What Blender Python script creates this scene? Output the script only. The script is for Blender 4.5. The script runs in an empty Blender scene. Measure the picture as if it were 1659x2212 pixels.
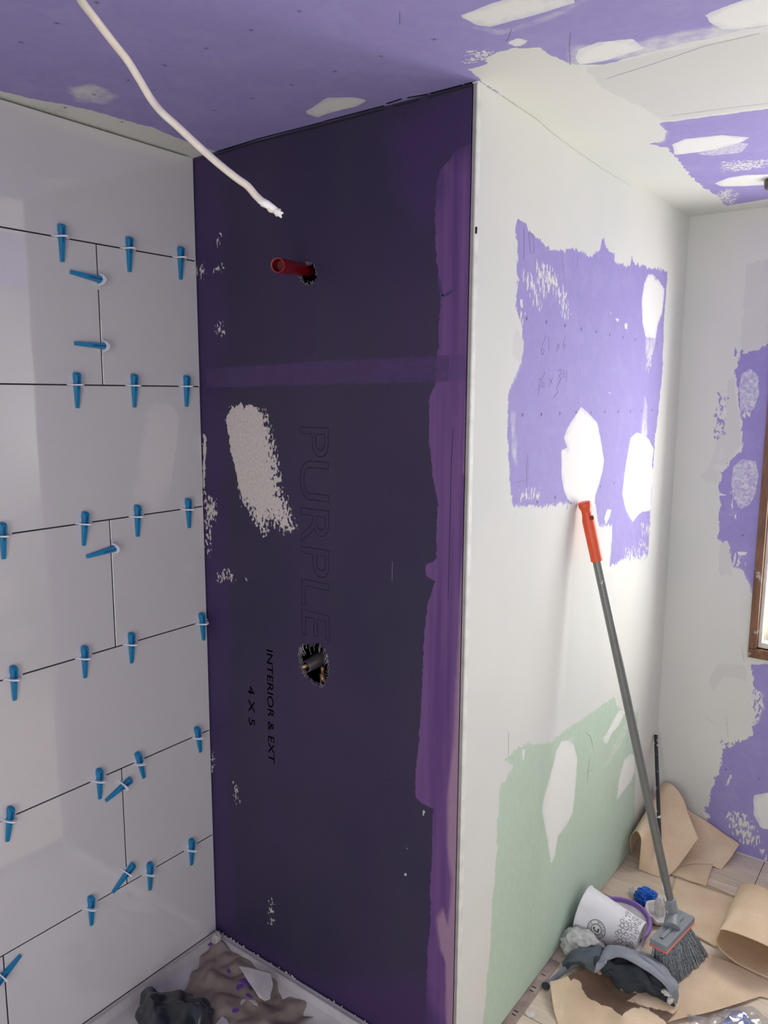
import bpy, bmesh, math, random
import numpy as np
from mathutils import Vector, Matrix, Euler, noise as mnoise

# ------------------------------------------------------------------ camera
CAM = np.array([1.56407, -1.31187, 1.52824])
YAW, PITCH, ROLL, FPX = -0.640862, -0.151214, 0.0056507, 1674.185
def cam_axes():
    f = np.array([math.cos(PITCH)*math.sin(YAW), math.cos(PITCH)*math.cos(YAW), math.sin(PITCH)])
    r = np.array([math.cos(YAW), -math.sin(YAW), 0.0]); u = np.cross(r, f)
    return (r*math.cos(ROLL)+u*math.sin(ROLL), -r*math.sin(ROLL)+u*math.cos(ROLL), f)
CR, CU, CF = cam_axes()
scene = bpy.context.scene
COL = scene.collection
cd = bpy.data.cameras.new('camera'); cam = bpy.data.objects.new('camera', cd); COL.objects.link(cam)
cd.sensor_fit = 'HORIZONTAL'; cd.sensor_width = 36.0; cd.lens = FPX/1659*36.0
cd.clip_start = 0.02
cam.matrix_world = Matrix(((CR[0], CU[0], -CF[0], CAM[0]), (CR[1], CU[1], -CF[1], CAM[1]), (CR[2], CU[2], -CF[2], CAM[2]), (0, 0, 0, 1)))
scene.camera = cam

# room sizes (metres)
W, L, H = 0.7941, 1.3458, 2.0929
RX, BY = 2.65, -2.30          # right wall, back wall
P_TILE = 0.3048; Z1 = 1.8486; JA = 0.2792; JB = 0.5900; TX = 0.007
W1 = (1.098, 1.62, 0.735, 1.76)   # glass opening of the near window x0 x1 z0 z1
W2 = (1.95, 2.50, 0.735, 1.76)

# ------------------------------------------------------------------ world and light
wd = bpy.data.worlds.new('world'); scene.world = wd; wd.use_nodes = True
wd.node_tree.nodes['Background'].inputs[0].default_value = (0.86, 0.93, 1.0, 1)
wd.node_tree.nodes['Background'].inputs[1].default_value = 0.6
def area(name, loc, rot, sx, sy, power, color=(1, 1, 1), spread=180):
    l = bpy.data.lights.new(name, 'AREA'); l.shape = 'RECTANGLE'; l.size = sx; l.size_y = sy
    l.energy = power; l.color = color; l.spread = math.radians(spread)
    o = bpy.data.objects.new(name, l); COL.objects.link(o); o.location = loc; o.rotation_euler = rot
    return o
hpi = math.pi/2
area('window_daylight', ((W1[0]+W1[1])/2, L+0.22, (W1[2]+W1[3])/2-.06), (-hpi, 0, 0), W1[1]-W1[0]+.40, W1[3]-W1[2]+.30, 56, (1.0, 0.985, 0.95))
area('far_window_daylight', ((W2[0]+W2[1])/2, L+0.22, (W2[2]+W2[3])/2), (-hpi-.95, 0, 0), W2[1]-W2[0]-.02, W2[3]-W2[2]-.30, 20, (1.0, 0.985, 0.95))
area('added_back_fill', (1.55, BY-0.05, 1.0), (hpi, 0, 0), 0.8, 1.8, 22, (1.0, 0.985, 0.95))  # added fill in an invented back opening, lifts the dim alcove
area('added_side_fill', (RX+0.06, -1.45, 1.05), (hpi-.40, 0, hpi), 0.8, 1.8, 12, (1.0, 0.975, 0.94))  # added fill from an invented side opening, brightens the tiled wall
scene.view_settings.view_transform = 'Standard'; scene.view_settings.look = 'None'
scene.view_settings.gamma = 1.0; scene.view_settings.exposure = -0.10
scene.view_settings.use_curve_mapping = False

# ------------------------------------------------------------------ helpers
def back(px, axis, val):
    d = CF + CR*(px[0]-829.5)/FPX - CU*(px[1]-1106)/FPX
    return CAM + d*((val-CAM[axis])/d[axis])
def pz(x, y, z=0.0): return Vector(back((x, y), 2, z))
def pyy(x, y, yy): return Vector(back((x, y), 1, yy))
def pxx(x, y, xx): return Vector(back((x, y), 0, xx))
def link(o): COL.objects.link(o); return o
def tag(o, label=None, cat=None, group=None, kind=None):
    if label: o['label'] = label
    if cat: o['category'] = cat
    if group: o['group'] = group
    if kind: o['kind'] = kind
    return o
def thing(name, loc, label, cat, group=None):
    o = bpy.data.objects.new(name, None); o.empty_display_size = .02; link(o); o.location = loc
    bpy.context.view_layer.update()
    return tag(o, label, cat, group)
def setp(o, parent):
    if parent is not None:
        o.parent = parent
        o.matrix_parent_inverse = Matrix.Translation(-Vector(parent.location)) if parent.type == 'EMPTY' and not parent.parent else parent.matrix_world.inverted()
def mesh_obj(name, verts, faces, mats, parent=None, midx=None, smooth=False):
    me = bpy.data.meshes.new(name); me.from_pydata([tuple(v) for v in verts], [], faces)
    for m in (mats if isinstance(mats, (list, tuple)) else [mats]): me.materials.append(m)
    if midx is not None: me.polygons.foreach_set('material_index', midx)
    if smooth: me.polygons.foreach_set('use_smooth', [True]*len(me.polygons))
    me.update()
    o = link(bpy.data.objects.new(name, me)); setp(o, parent); return o
class MB:
    def __init__(s): s.v = []; s.f = []; s.m = []; s.mi = 0
    def add(s, vs, fs):
        b = len(s.v); s.v += [tuple(v) for v in vs]; s.f += [tuple(b+i for i in f) for f in fs]; s.m += [s.mi]*len(fs)
    def box(s, a, b, M=None):
        x0, y0, z0 = a; x1, y1, z1 = b
        vs = [(x0,y0,z0),(x1,y0,z0),(x1,y1,z0),(x0,y1,z0),(x0,y0,z1),(x1,y0,z1),(x1,y1,z1),(x0,y1,z1)]
        if M is not None: vs = [M @ Vector(v) for v in vs]
        s.add(vs, [(0,3,2,1),(4,5,6,7),(0,1,5,4),(1,2,6,5),(2,3,7,6),(3,0,4,7)])
    def tube(s, pts, rad, n=12, cap=True):
        pts = [Vector(p) for p in pts]; rings = []
        rad = rad if isinstance(rad, (list, tuple)) else [rad]*len(pts)
        t0 = (pts[1]-pts[0]).normalized(); a = t0.orthogonal().normalized()
        for i, p in enumerate(pts):
            t = (pts[min(i+1, len(pts)-1)]-pts[max(i-1, 0)]).normalized()
            a = (a - t*a.dot(t)).normalized(); b = t.cross(a)
            rr = rad[i]; rx, ry = rr if isinstance(rr, tuple) else (rr, rr)
            rings.append([p+a*math.cos(k*2*math.pi/n)*rx+b*math.sin(k*2*math.pi/n)*ry for k in range(n)])
        vs = [v for r in rings for v in r]; fs = []
        for i in range(len(pts)-1):
            for k in range(n): fs.append((i*n+k, i*n+(k+1) % n, (i+1)*n+(k+1) % n, (i+1)*n+k))
        if cap: fs.append(tuple(range(n))[::-1]); fs.append(tuple((len(pts)-1)*n+k for k in range(n)))
        s.add(vs, fs)
    def lathe(s, prof, M, n=32):   # prof (r,z)
        vs = []; fs = []
        for r, z in prof:
            for k in range(n): vs.append(M @ Vector((r*math.cos(k*2*math.pi/n), r*math.sin(k*2*math.pi/n), z)))
        for i in range(len(prof)-1):
            for k in range(n): fs.append((i*n+k, i*n+(k+1) % n, (i+1)*n+(k+1) % n, (i+1)*n+k))
        s.add(vs, fs)
    def build(s, name, mats, parent=None, smooth=False, bevel=0, seg=2):
        o = mesh_obj(name, s.v, s.f, mats, parent, s.m, smooth)
        if bevel:
            b = o.modifiers.new('bevel', 'BEVEL'); b.width = bevel; b.segments = seg; b.limit_method = 'ANGLE'
        return o
def smooth_by_angle(o, deg=35):
    me = o.data
    me.polygons.foreach_set('use_smooth', [True]*len(me.polygons))
    try: me.set_sharp_from_angle(angle=math.radians(deg))
    except Exception: pass

# ------------------------------------------------------------------ materials
class NT:
    def __init__(s, name):
        s.mat = bpy.data.materials.new(name); s.mat.use_nodes = True
        s.t = s.mat.node_tree; s.b = s.t.nodes['Principled BSDF']; s._c = None
    def n(s, typ, **kw):
        nd = s.t.nodes.new(typ)
        for k, v in kw.items(): setattr(nd, k, v)
        return nd
    def l(s, a, b): s.t.links.new(a, b)
    def coord(s):
        if s._c is None: s._c = s.n('ShaderNodeTexCoord').outputs['Object']
        return s._c
    def noise(s, scale, detail=3, stretch=None, rough=0.5):
        c = s.coord()
        if stretch:
            m = s.n('ShaderNodeMapping'); m.inputs['Scale'].default_value = stretch; s.l(c, m.inputs['Vector']); c = m.outputs[0]
        nn = s.n('ShaderNodeTexNoise'); nn.inputs['Scale'].default_value = scale; nn.inputs['Detail'].default_value = detail
        nn.inputs['Roughness'].default_value = rough; s.l(c, nn.inputs['Vector']); return nn.outputs['Fac']
    def attr(s, name):
        a = s.n('ShaderNodeAttribute'); a.attribute_name = name; return a.outputs['Fac']
    def m(s, op, a, b=None, c=None):
        nd = s.n('ShaderNodeMath', operation=op)
        for i, x in enumerate((a, b, c)):
            if x is None: continue
            if isinstance(x, (int, float)): nd.inputs[i].default_value = x
            else: s.l(x, nd.inputs[i])
        return nd.outputs[0]
    def rng(s, v, a, b, c=0., d=1., smooth=False):
        nd = s.n('ShaderNodeMapRange'); nd.clamp = True
        if smooth: nd.interpolation_type = 'SMOOTHSTEP'
        s.l(v, nd.inputs[0])
        for i, x in zip((1, 2, 3, 4), (a, b, c, d)): nd.inputs[i].default_value = x
        return nd.outputs[0]
    def mix(s, fac, a, b):
        nd = s.n('ShaderNodeMix', data_type='RGBA')
        if isinstance(fac, (int, float)): nd.inputs[0].default_value = fac
        else: s.l(fac, nd.inputs[0])
        for i, x in ((6, a), (7, b)):
            if isinstance(x, (tuple, list)): nd.inputs[i].default_value = (*x[:3], 1)
            else: s.l(x, nd.inputs[i])
        return nd.outputs[2]
    def color(s, c):
        if isinstance(c, (tuple, list)): s.b.inputs['Base Color'].default_value = (*c[:3], 1)
        else: s.l(c, s.b.inputs['Base Color'])
    def bump(s, h, strength=.2, dist=.002):
        b = s.n('ShaderNodeBump'); b.inputs['Strength'].default_value = strength; b.inputs['Distance'].default_value = dist
        s.l(h, b.inputs['Height']); s.l(b.outputs[0], s.b.inputs['Normal'])
    def set(s, **kw):
        for k, v in kw.items(): s.b.inputs[k.replace('_', ' ')].default_value = v
        return s
def simple(name, col, rough=.6, metal=0., var=.12, nscale=30, bump=0., dist=.001, stretch=None, **kw):
    t = NT(name); f = t.noise(nscale, 4, stretch)
    dark = tuple(c*(1-var) for c in col); lite = tuple(min(1, c*(1+var)) for c in col)
    t.color(t.mix(t.rng(f, .3, .7), dark, lite)); t.set(Roughness=rough, Metallic=metal, **kw)
    if bump: t.bump(f, bump, dist)
    return t.mat

MUD = (0.70, 0.70, 0.655); PUR = (0.320, 0.275, 0.575); GRN = (0.49, 0.61, 0.50)
def mask(t, att, amp, scale, soft=.0007, stretch=None, detail=4):
    n = t.noise(scale, detail, stretch, .6)
    v = t.m('ADD', t.attr(att), t.m('MULTIPLY', t.m('SUBTRACT', n, .5), 5*amp))
    return t.rng(v, -soft, soft, smooth=True)
def sparse(t, att, scale, th, stretch=None, soft=.02, grow=3.0):
    n = t.noise(scale, 3, stretch, .55)
    a = t.attr(att)
    v = t.m('ADD', t.m('SUBTRACT', n, th), t.m('MINIMUM', t.m('MULTIPLY', a, 12.0), t.m('MULTIPLY', a, grow)))
    return t.rng(v, -soft, soft)
def board_mat(name, base='mud', stretch=(1, 1, .5)):
    t = NT(name)
    big = t.noise(2.5, 3); fine = t.noise(60, 3)
    mud = t.mix(t.rng(big, .35, .65), (MUD[0]*.93, MUD[1]*.95, MUD[2]*.97), MUD)
    mud = t.mix(t.rng(t.noise(9, 4, (1, 1, .4)), .45, .8, 0, .25), mud, (.70, .70, .69))
    pur = t.mix(t.rng(fine, .3, .7), (PUR[0]*.97, PUR[1]*.97, PUR[2]*.98), (PUR[0]*1.04, PUR[1]*1.04, PUR[2]*1.02))
    pur = t.mix(t.rng(t.noise(14, 4), .5, .85, 0, .18), pur, (.55, .52, .70))
    grn = t.mix(t.rng(fine, .3, .7), tuple(c*.97 for c in GRN), tuple(c*1.03 for c in GRN))
    mgrey = (.60, .60, .585)
    col = mud if base == 'mud' else pur
    mh = t.m('MULTIPLY', big, 0.3)
    if base == 'mud':
        k1 = mask(t, 'pur', .0075, 70, .0009, stretch); col = t.mix(k1, col, pur)
        k2 = mask(t, 'grn', .006, 60, .0009, stretch); col = t.mix(k2, col, grn)
    else:
        k3 = mask(t, 'mud', .005, 60, .0009, stretch); col = t.mix(k3, col, mud)
    kg = mask(t, 'gry', .006, 45, .002, stretch); col = t.mix(t.m('MULTIPLY', kg, .7), col, mgrey)
    kt = mask(t, 'thn', .005, 50, .010, stretch); pat = t.rng(t.noise(80, 4, stretch), .35, .65, .35, .85)
    col = t.mix(t.m('MULTIPLY', kt, pat), col, (.68, .68, .68))
    kd = mask(t, 'dab', .0014, 90, .0008, stretch); col = t.mix(t.m('MULTIPLY', kd, t.rng(t.m('ADD', t.attr('dab'), t.m('MULTIPLY', t.m('SUBTRACT', t.noise(40, 3), .5), .04)), 0, .014, .72, .97)), col, (.80, .80, .77))
    kf = mask(t, 'fil', .0006, 70, .0008); 
    fl = t.rng(t.noise(120, 4), .35, .68, .25, .95); col = t.mix(t.m('MULTIPLY', kf, fl), col, (.70, .70, .72))
    ks = sparse(t, 'spr', 150, .56, (1, 1, .32)); col = t.mix(ks, col, MUD)
    kp = sparse(t, 'spp', 110, .55, (1, 1, .5)); col = t.mix(kp, col, (pur if base == 'mud' else mgrey))
    t.color(col); t.set(Roughness=.75)
    t.b.inputs['Specular IOR Level'].default_value = .25
    h = t.m('ADD', t.m('MULTIPLY', kd, 1.0), t.m('MULTIPLY', fine, .12))
    t.bump(h, .35, .001)
    return t.mat

# ------------------------------------------------------------------ signed-distance layers on the boards
def sdf(P, poly):
    poly = np.asarray(poly, float); out = np.full(len(P), -.06)
    lo = poly.min(0)-.05; hi = poly.max(0)+.05
    idx = np.where(((P >= lo) & (P <= hi)).all(1))[0]
    if len(idx) == 0: return out
    Q = P[idx]; A = poly; B = np.roll(poly, -1, 0)
    dmin = np.full(len(Q), 1e9); ins = np.zeros(len(Q), bool)
    for a, b in zip(A, B):
        e = b-a; w = Q-a; tt = np.clip((w@e)/max(e@e, 1e-12), 0, 1)
        d = np.hypot(w[:, 0]-tt*e[0], w[:, 1]-tt*e[1]); dmin = np.minimum(dmin, d)
        c = (a[1] > Q[:, 1]) != (b[1] > Q[:, 1])
        if abs(e[1]) > 1e-12:
            xi = a[0]+(Q[:, 1]-a[1])*e[0]/e[1]; ins ^= (c & (Q[:, 0] < xi))
    out[idx] = np.clip(np.where(ins, dmin, -dmin), -.06, .06); return out
FR = {'G': (lambda u, v, h: (W+h, u, v)), 'P': (lambda u, v, h: (u, -h, v)), 'D': (lambda u, v, h: (u, L-h, v)), 'C': (lambda u, v, h: (u, v, H-h)), 'R': (lambda u, v, h: (RX-h, u, v))}
AX = {'G': (0, W, 1, 2), 'P': (1, 0.0, 0, 2), 'D': (1, L, 0, 2), 'C': (2, H, 0, 1)}
def uv(fr, q):
    ax, val, i, j = AX[fr]; X = back(q, ax, val); return (X[i], X[j])
def PX(fr, pts, o=(0, 0), s=1.0): return [uv(fr, (o[0]+x/s, o[1]+y/s)) for x, y in pts]
def resample(poly, n, c):
    out = []
    P = [np.array(p) for p in poly]
    for k in range(n):
        a = -math.pi+2*math.pi*(k+.5)/n; d = np.array((math.cos(a), math.sin(a))); best = .01
        for i in range(len(P)):
            p, q = P[i]-c, P[(i+1) % len(P)]-c; e = q-p; den = d[0]*e[1]-d[1]*e[0]
            if abs(den) < 1e-12: continue
            t_ = (p[0]*e[1]-p[1]*e[0])/den; s_ = (p[0]*d[1]-p[1]*d[0])/den
            if t_ > 0 and -1e-6 <= s_ <= 1+1e-6: best = t_
        out.append(tuple(c+d*best))
    return out
def board(name, fr, u0, u1, v0, v1, step, layers, mats, holes=(), marks=(), extra=None, texts=()):
    nu = max(1, round((u1-u0)/step)); nv = max(1, round((v1-v0)/step))
    us = np.linspace(u0, u1, nu+1); vs_ = np.linspace(v0, v1, nv+1)
    UV = [(u, v) for v in vs_ for u in us]; faces = []; mi = []; skip = set(); rects = []
    for poly in holes:
        a = np.array(poly); lo = a.min(0)-.012; hi = a.max(0)+.012
        i0 = int((lo[0]-u0)/(u1-u0)*nu); i1 = int((hi[0]-u0)/(u1-u0)*nu)+1
        j0 = int((lo[1]-v0)/(v1-v0)*nv); j1 = int((hi[1]-v0)/(v1-v0)*nv)+1
        rects.append((i0, i1, j0, j1, poly))
        for j in range(j0, j1):
            for i in range(i0, i1): skip.add((i, j))
    flip = fr in ('P', 'G')
    def F(f, m=0): faces.append(tuple(f) if flip else tuple(f)[::-1]); mi.append(m)
    for j in range(nv):
        for i in range(nu):
            if (i, j) in skip: continue
            a = j*(nu+1)+i; F((a, a+1, a+nu+2, a+nu+1))
    pts3 = [FR[fr](u, v, 0) for u, v in UV]; uvs = list(UV)
    for i0, i1, j0, j1, poly in rects:
        c = np.array(poly).mean(0)
        ring = [(i, j0) for i in range(i0, i1)]+[(i1, j) for j in range(j0, j1)]+[(i, j1) for i in range(i1, i0, -1)]+[(i0, j) for j in range(j1, j0, -1)]
        rid = [j*(nu+1)+i for i, j in ring]; hb = len(uvs); n = len(rid)
        P = [np.array(p) for p in poly]
        rnd = random.Random(5)
        for k in rid:
            d = np.array(uvs[k])-c; d = d/np.linalg.norm(d); best = .01
            for q in range(len(P)):
                p, e = P[q]-c, P[(q+1) % len(P)]-P[q]; den = d[0]*e[1]-d[1]*e[0]
                if abs(den) < 1e-12: continue
                t_ = (p[0]*e[1]-p[1]*e[0])/den; s_ = (p[0]*d[1]-p[1]*d[0])/den
                if t_ > 0 and -1e-6 <= s_ <= 1+1e-6: best = t_
            h = tuple(c+d*(best+rnd.uniform(-.0012, .0012))); uvs.append(h); pts3.append(FR[fr](*h, 0))
        for k in range(n): F((rid[k], hb+k, hb+(k+1) % n, rid[(k+1) % n]) if False else (rid[k], rid[(k+1) % n], hb+(k+1) % n, hb+k))
        db = len(uvs)
        for k in range(n):
            u, v = uvs[hb+k]; uvs.append((u, v)); pts3.append(FR[fr](u, v, -.012))
        for k in range(n): F((hb+k, hb+(k+1) % n, db+(k+1) % n, db+k), 2)
    nb = len(uvs)
    A = np.array(uvs); att = {}
    for nm, polys in layers.items():
        v = np.full(len(A), -.06)
        for p in polys: v = np.maximum(v, sdf(A, p))
        att[nm] = v
    for mk in marks:      # polyline marks: (pts, width, material index)
        pl, wd_, m_ = mk
        for a, b in zip(pl[:-1], pl[1:]):
            d = np.array(b)-np.array(a); ln = np.linalg.norm(d)
            if ln < 1e-9: continue
            nrm = np.array((-d[1], d[0]))/ln*wd_/2; k = len(pts3)
            for q in (a-nrm, b-nrm, b+nrm, a+nrm):
                pts3.append(FR[fr](q[0], q[1], .0004)); uvs.append(tuple(q))
            F((k, k+1, k+2, k+3), m_)
    if extra:
        k = len(pts3)
        for v in extra.v: pts3.append(v); uvs.append((0, 0))
        for f, m in zip(extra.f, extra.m): faces.append(tuple(k+i for i in f)); mi.append(m)
    o = mesh_obj(name, pts3, faces, mats, None, mi)
    for nm in ('pur', 'grn', 'mud', 'gry', 'thn', 'dab', 'fil', 'spr', 'spp', 'str', 'tan'):
        at = o.data.attributes.new(nm, 'FLOAT', 'POINT'); full = np.full(len(pts3), -.06, dtype=np.float32)
        if nm in att: full[:nb] = att[nm]
        at.data.foreach_set('value', full)
    o['kind'] = 'structure'
    return o
def cross(fr, q, r=.004, w=.0012, m=1, ang=.7):
    c = np.array(uv(fr, q)); a = np.array((math.cos(ang), math.sin(ang)))*r; b = np.array((-math.sin(ang), math.cos(ang)))*r
    return [([c-a, c+a], w, m), ([c-b, c+b], w, m)]
def pline(fr, pts, w=.0009, m=1, o=(0, 0), s=1.): return (([np.array(p) for p in PX(fr, pts, o, s)]), w, m)

def no_layers(o):
    for nm in ('pur', 'grn', 'mud', 'gry', 'thn', 'dab', 'fil', 'spr', 'spp'):
        at = o.data.attributes.new(nm, 'FLOAT', 'POINT'); at.data.foreach_set('value', np.full(len(o.data.vertices), -.06, dtype=np.float32))
    return o
M_ink = simple('board ink', (.13, .11, .24), .8)
M_crack = simple('joint shadow gap', (.03, .028, .03), .9)
M_gyp = simple('broken gypsum core', (.10, .09, .11), .9, bump=.5, nscale=200)
M_dark = simple('gap shade and dark marks', (.008, .007, .012), .7)  # near-black: painted shade of gaps, dents and stud bay, plus dark marks
M_pencil = simple('pencil', (.22, .21, .30), .8)

# ------------------------------------------------------------------ ceiling
CE = board_mat('purple ceiling board with joint compound', 'pur', (.5, .5, 1))
c = lambda pts: PX('C', pts)
ceil_layers = {
 'mud': [c([(1036,174),(1012,150),(1050,137),(1058,120),(1085,110),(1120,103),(1160,104),(1178,118),(1215,127),(1228,140),(1300,140),(1420,108),(1520,85),(1700,45),(1700,230),(1560,248),(1425,266),(1440,285),(1436,305),(1400,312),(1440,318),(1470,350),(1490,378),(1520,405),(1545,420),(1570,444),(1620,436),(1700,424),(1700,445),(1490,472),(1300,355)]),
         c([(-40,186),(0,196),(50,210),(100,219),(200,238),(260,258),(330,275),(380,297),(440,318),(462,326),(470,330),(415,343),(200,282),(0,229),(-40,218)])],
 'thn': [c([(1225,142),(1240,100),(1370,95),(1400,85),(1520,62),(1700,20),(1700,60),(1400,120)]), c([(1030,60),(1090,68),(1180,45),(1270,-5),(1200,30),(1080,72)]),
         c([(1430,310),(1440,285),(1425,268),(1410,300)]), c([(150,190),(200,180),(250,205),(230,225),(170,220)])],
 'dab': [c([(993,35),(1010,28),(1060,8),(1110,-6),(1240,-6),(1240,6),(1190,22),(1110,45),(1060,58),(1030,55)]),
         c([(1522,32),(1560,16),(1640,-10),(1700,-15),(1700,48),(1620,60),(1560,64),(1535,50)]),
         c([(1243,125),(1248,108),(1290,92),(1370,83),(1382,100),(1400,103),(1300,133),(1250,140)]),
         c([(1092,92),(1120,83),(1145,88),(1120,102)]),
         c([(1452,312),(1480,300),(1560,292),(1619,297),(1600,308),(1540,325),(1500,330),(1457,335)]),
         c([(1543,397),(1570,385),(1610,378),(1700,376),(1700,397),(1610,402),(1560,403)]),
         c([(658,243),(690,222),(705,211),(760,210),(796,216),(770,230),(715,243),(685,254)])],
 'fil': [c([(1500,332),(1540,325),(1590,308),(1618,310),(1600,330),(1540,336)])],
 'gry': [c([(1260,150),(1420,115),(1700,60),(1700,225),(1430,262),(1400,240),(1300,190)])],
 'spr': [c([(1008,108),(1060,112),(1070,130),(1000,135)]), c([(1560,350),(1659,345),(1659,362),(1560,372)]), c([(1540,425),(1570,405),(1595,420),(1580,445)]),
],
 'spp': [c([(30,228),(140,245),(160,262),(60,240)]), c([(170,262),(250,285),(240,300),(180,282)]), c([(60,220),(150,238),(150,252),(60,235)])],
}
marks = []
for q in [(647,24),(543,65),(445,104),(356,141),(277,173),(123,50),(45,91),(209,5),(938,85),(823,121),(724,154),(629,183),(543,212),(463,238),(203,204),(388,262),(140,232),(263,263)]:
    marks += cross('C', q, .0055, .0016, 1, random.Random(q[0]).uniform(.3, 1.1))
marks += [pline('C', [(864,25),(864,52)], .0012), pline('C', [(1233,70),(1230,100),(1232,140)], .0012), pline('C', [(1105,62),(1100,80),(1092,90)], .001)]
marks += [pline('C', [(1310,170),(1420,135),(1520,100),(1640,72)], .0008), pline('C', [(1450,250),(1560,235),(1700,218)], .0008)]
# joint gap lines where ceiling meets the walls
for a, b in [((470,327),(560,299)),((560,299),(700,263)),((700,262),(830,228)),((835,224),(868,213)),((880,211),(925,203)),((928,202),(1000,183)),((1003,182),(1028,176))]:
    marks.append(pline('C', [a, b], .006, 2))
ex = MB(); ex.mi = 0
board('ceiling', 'C', -0.05, RX, -0.75, L, .009, ceil_layers, [CE, M_pencil, M_dark], marks=marks)
t = MB(); t.box((-.06, BY-.05, H+.0005), (RX+.06, L+.15, H+.05)); t.box((-.05, BY, H-.001), (RX, -.75, H+.001))
tag(no_layers(t.build('ceiling', CE)), kind='structure')

# ------------------------------------------------------------------ long mudded wall beside the shower (faces the room)
A0, SA = (1050, 430), 3.687; B0 = (1050, 1000); C0 = (1050, 1550)
ga = lambda p: PX('G', p, A0, SA); gb = lambda p: PX('G', p, B0, SA); gc = lambda p: PX('G', p, C0, SA)
def clampG(poly): return [(min(max(u, .0), L+.02), min(max(v, -.02), H)) for u, v in poly]
purple = ga([(245,165),(320,200),(345,260),(400,300),(450,345),(510,410),(600,415),(720,405),(800,440),(850,460),(895,410),(930,310),(965,390),(1015,445),(1025,500),(1110,540),(1145,530),(1160,455),(1180,520),(1240,530),(1300,550),(1370,562),(1445,570),(1432,760),(1418,900),(1415,1100),(1400,1400),(1372,1700),(1345,1900)]) \
 + gb([(1328,60),(1325,130),(1312,350),(1300,560),(1290,720),(1120,760),(980,822),(1000,640),(1005,505),(900,505),(870,330),(690,318),(560,322),(430,345),(290,350),(210,320),(195,230),(188,0)]) \
 + ga([(170,1900),(170,1700),(185,1550),(240,1400),(285,1310),(295,1180),(290,1020),(250,900),(235,840),(255,650),(245,480)])
green = gc([(105,600),(120,540),(165,480),(215,380),(135,345),(175,310),(250,250),(320,200),(430,210),(510,205),(570,150)])+gb([(560,2190),(650,2110),(830,2000),(1018,1862),(1040,1925),(1100,2000),(1212,1985)])+gc([(1195,120),(1188,500),(1182,800),(1172,1200)])
green += [(green[-1][0], -.02), (.10, -.02)] + [uv('G', (1043, 2212)), uv('G', (1050, 2130))] + gc([(25,1900),(50,1500),(85,1000)])
glay = {
 'pur': [clampG(purple)], 'grn': [green],
 'dab': [ga([(1290,600),(1330,600),(1370,640),(1420,715),(1415,800),(1400,920),(1370,990),(1350,1110),(1270,1100),(1245,980),(1240,800),(1260,670)]),
   ga([(755,1655),(810,1700),(885,1780),(910,1900),(940,2080)])+gb([(930,60),(900,170),(870,260),(862,345),(700,330),(650,290),(620,220),(600,100)])+ga([(600,2000),(650,1980),(620,1900),(650,1820),(700,1740)]),
   ga([(1150,1900),(1200,1860),(1250,1870),(1300,1920),(1335,1990),(1320,2120)])+gb([(1330,50),(1320,200),(1310,380),(1240,390),(1200,430),(1170,470),(1140,430),(1110,370),(1085,250),(1100,100),(1115,0)]),
   gb([(940,440),(965,370),(1000,370),(980,440),(955,490)]), ga([(970,880),(1000,905),(998,922),(978,900)]), ga([(1025,940),(1058,960),(1050,980),(1030,955)]), ga([(1100,990),(1125,985),(1125,1035),(1105,1035)]),
   ga([(268,795),(290,800),(295,870),(278,865)]), ga([(965,1530),(1000,1545),(990,1560)]),
   gc([(600,190),(650,185),(700,220),(725,320),(720,460),(705,640),(690,760),(640,860),(570,950),(550,1100),(515,1170),(500,1050),(480,930),(443,740),(460,640),(500,500),(540,360),(560,260)]),
   gc([(1100,340),(1150,290),(1180,300),(1185,420),(1160,500),(1100,580),(1040,660),(1055,520),(1075,420)]),
   gc([(930,160),(960,130),(1010,30),(1060,-60),(1110,-50),(1060,60),(1000,130),(965,210),(940,200)]), gc([(285,250),(310,255),(300,350),(290,330)]), gc([(375,255),(385,255),(382,285)])],
 'thn': [ga([(1272,1110),(1350,1110),(1335,1200),(1300,1270),(1272,1260)]), ga([(1265,1580),(1280,1650),(1280,1890),(1235,1880),(1250,1700)]),
   gb([(1335,50),(1385,60),(1370,300),(1340,600),(1312,600),(1330,400)]), gb([(900,505),(1000,505),(1000,650),(980,820),(910,700)]), ga([(205,1700),(230,1700),(240,2100),(215,2030)]),
   gc([(240,230),(320,150),(480,60),(640,0),(800,-15),(660,70),(560,150),(510,200),(430,205),(320,195)]), gc([(160,480),(215,385),(140,345),(110,470)]), gc([(640,175),(690,150),(705,230),(660,200)]),
   gb([(195,335),(300,360),(430,360),(560,330),(700,320),(700,370),(430,420),(220,420)]), ga([(195,1240),(280,1310),(240,1400),(190,1500)])],
 'gry': [ga([(235,1000),(300,1150),(280,1320),(200,1250)])],
 'spr': [ga([(285,545),(360,600),(400,700),(440,850),(430,900),(380,830),(340,740),(295,640)]), ga([(400,500),(520,550),(590,640),(640,760),(662,880),(655,950),(600,920),(570,790),(520,720),(440,780),(410,640)]),
   gb([(1235,480),(1300,490),(1300,570),(1250,560)]), gb([(1110,680),(1290,670),(1295,745),(1110,765)]), gb([(1220,610),(1240,610),(1290,690),(1230,680)]), ga([(1280,1240),(1330,1200),(1320,1330),(1280,1370)]),
   gc([(930,400),(1060,150),(1120,20),(1140,60),(1080,200),(960,380)]), gb([(270,230),(430,205),(440,270),(290,290)]), ga([(235,880),(300,930),(290,1010),(250,940)]), gb([(1150,1860),(1240,1900),(1180,1990),(1120,1950)])],
 'spp': [gb([(180,310),(700,310),(700,335),(180,345)]), ga([(1300,560),(1440,565),(1440,640),(1380,640),(1300,590)]), gb([(1100,690),(1290,700),(1290,755),(1110,765)])],
}
gm = []
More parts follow.
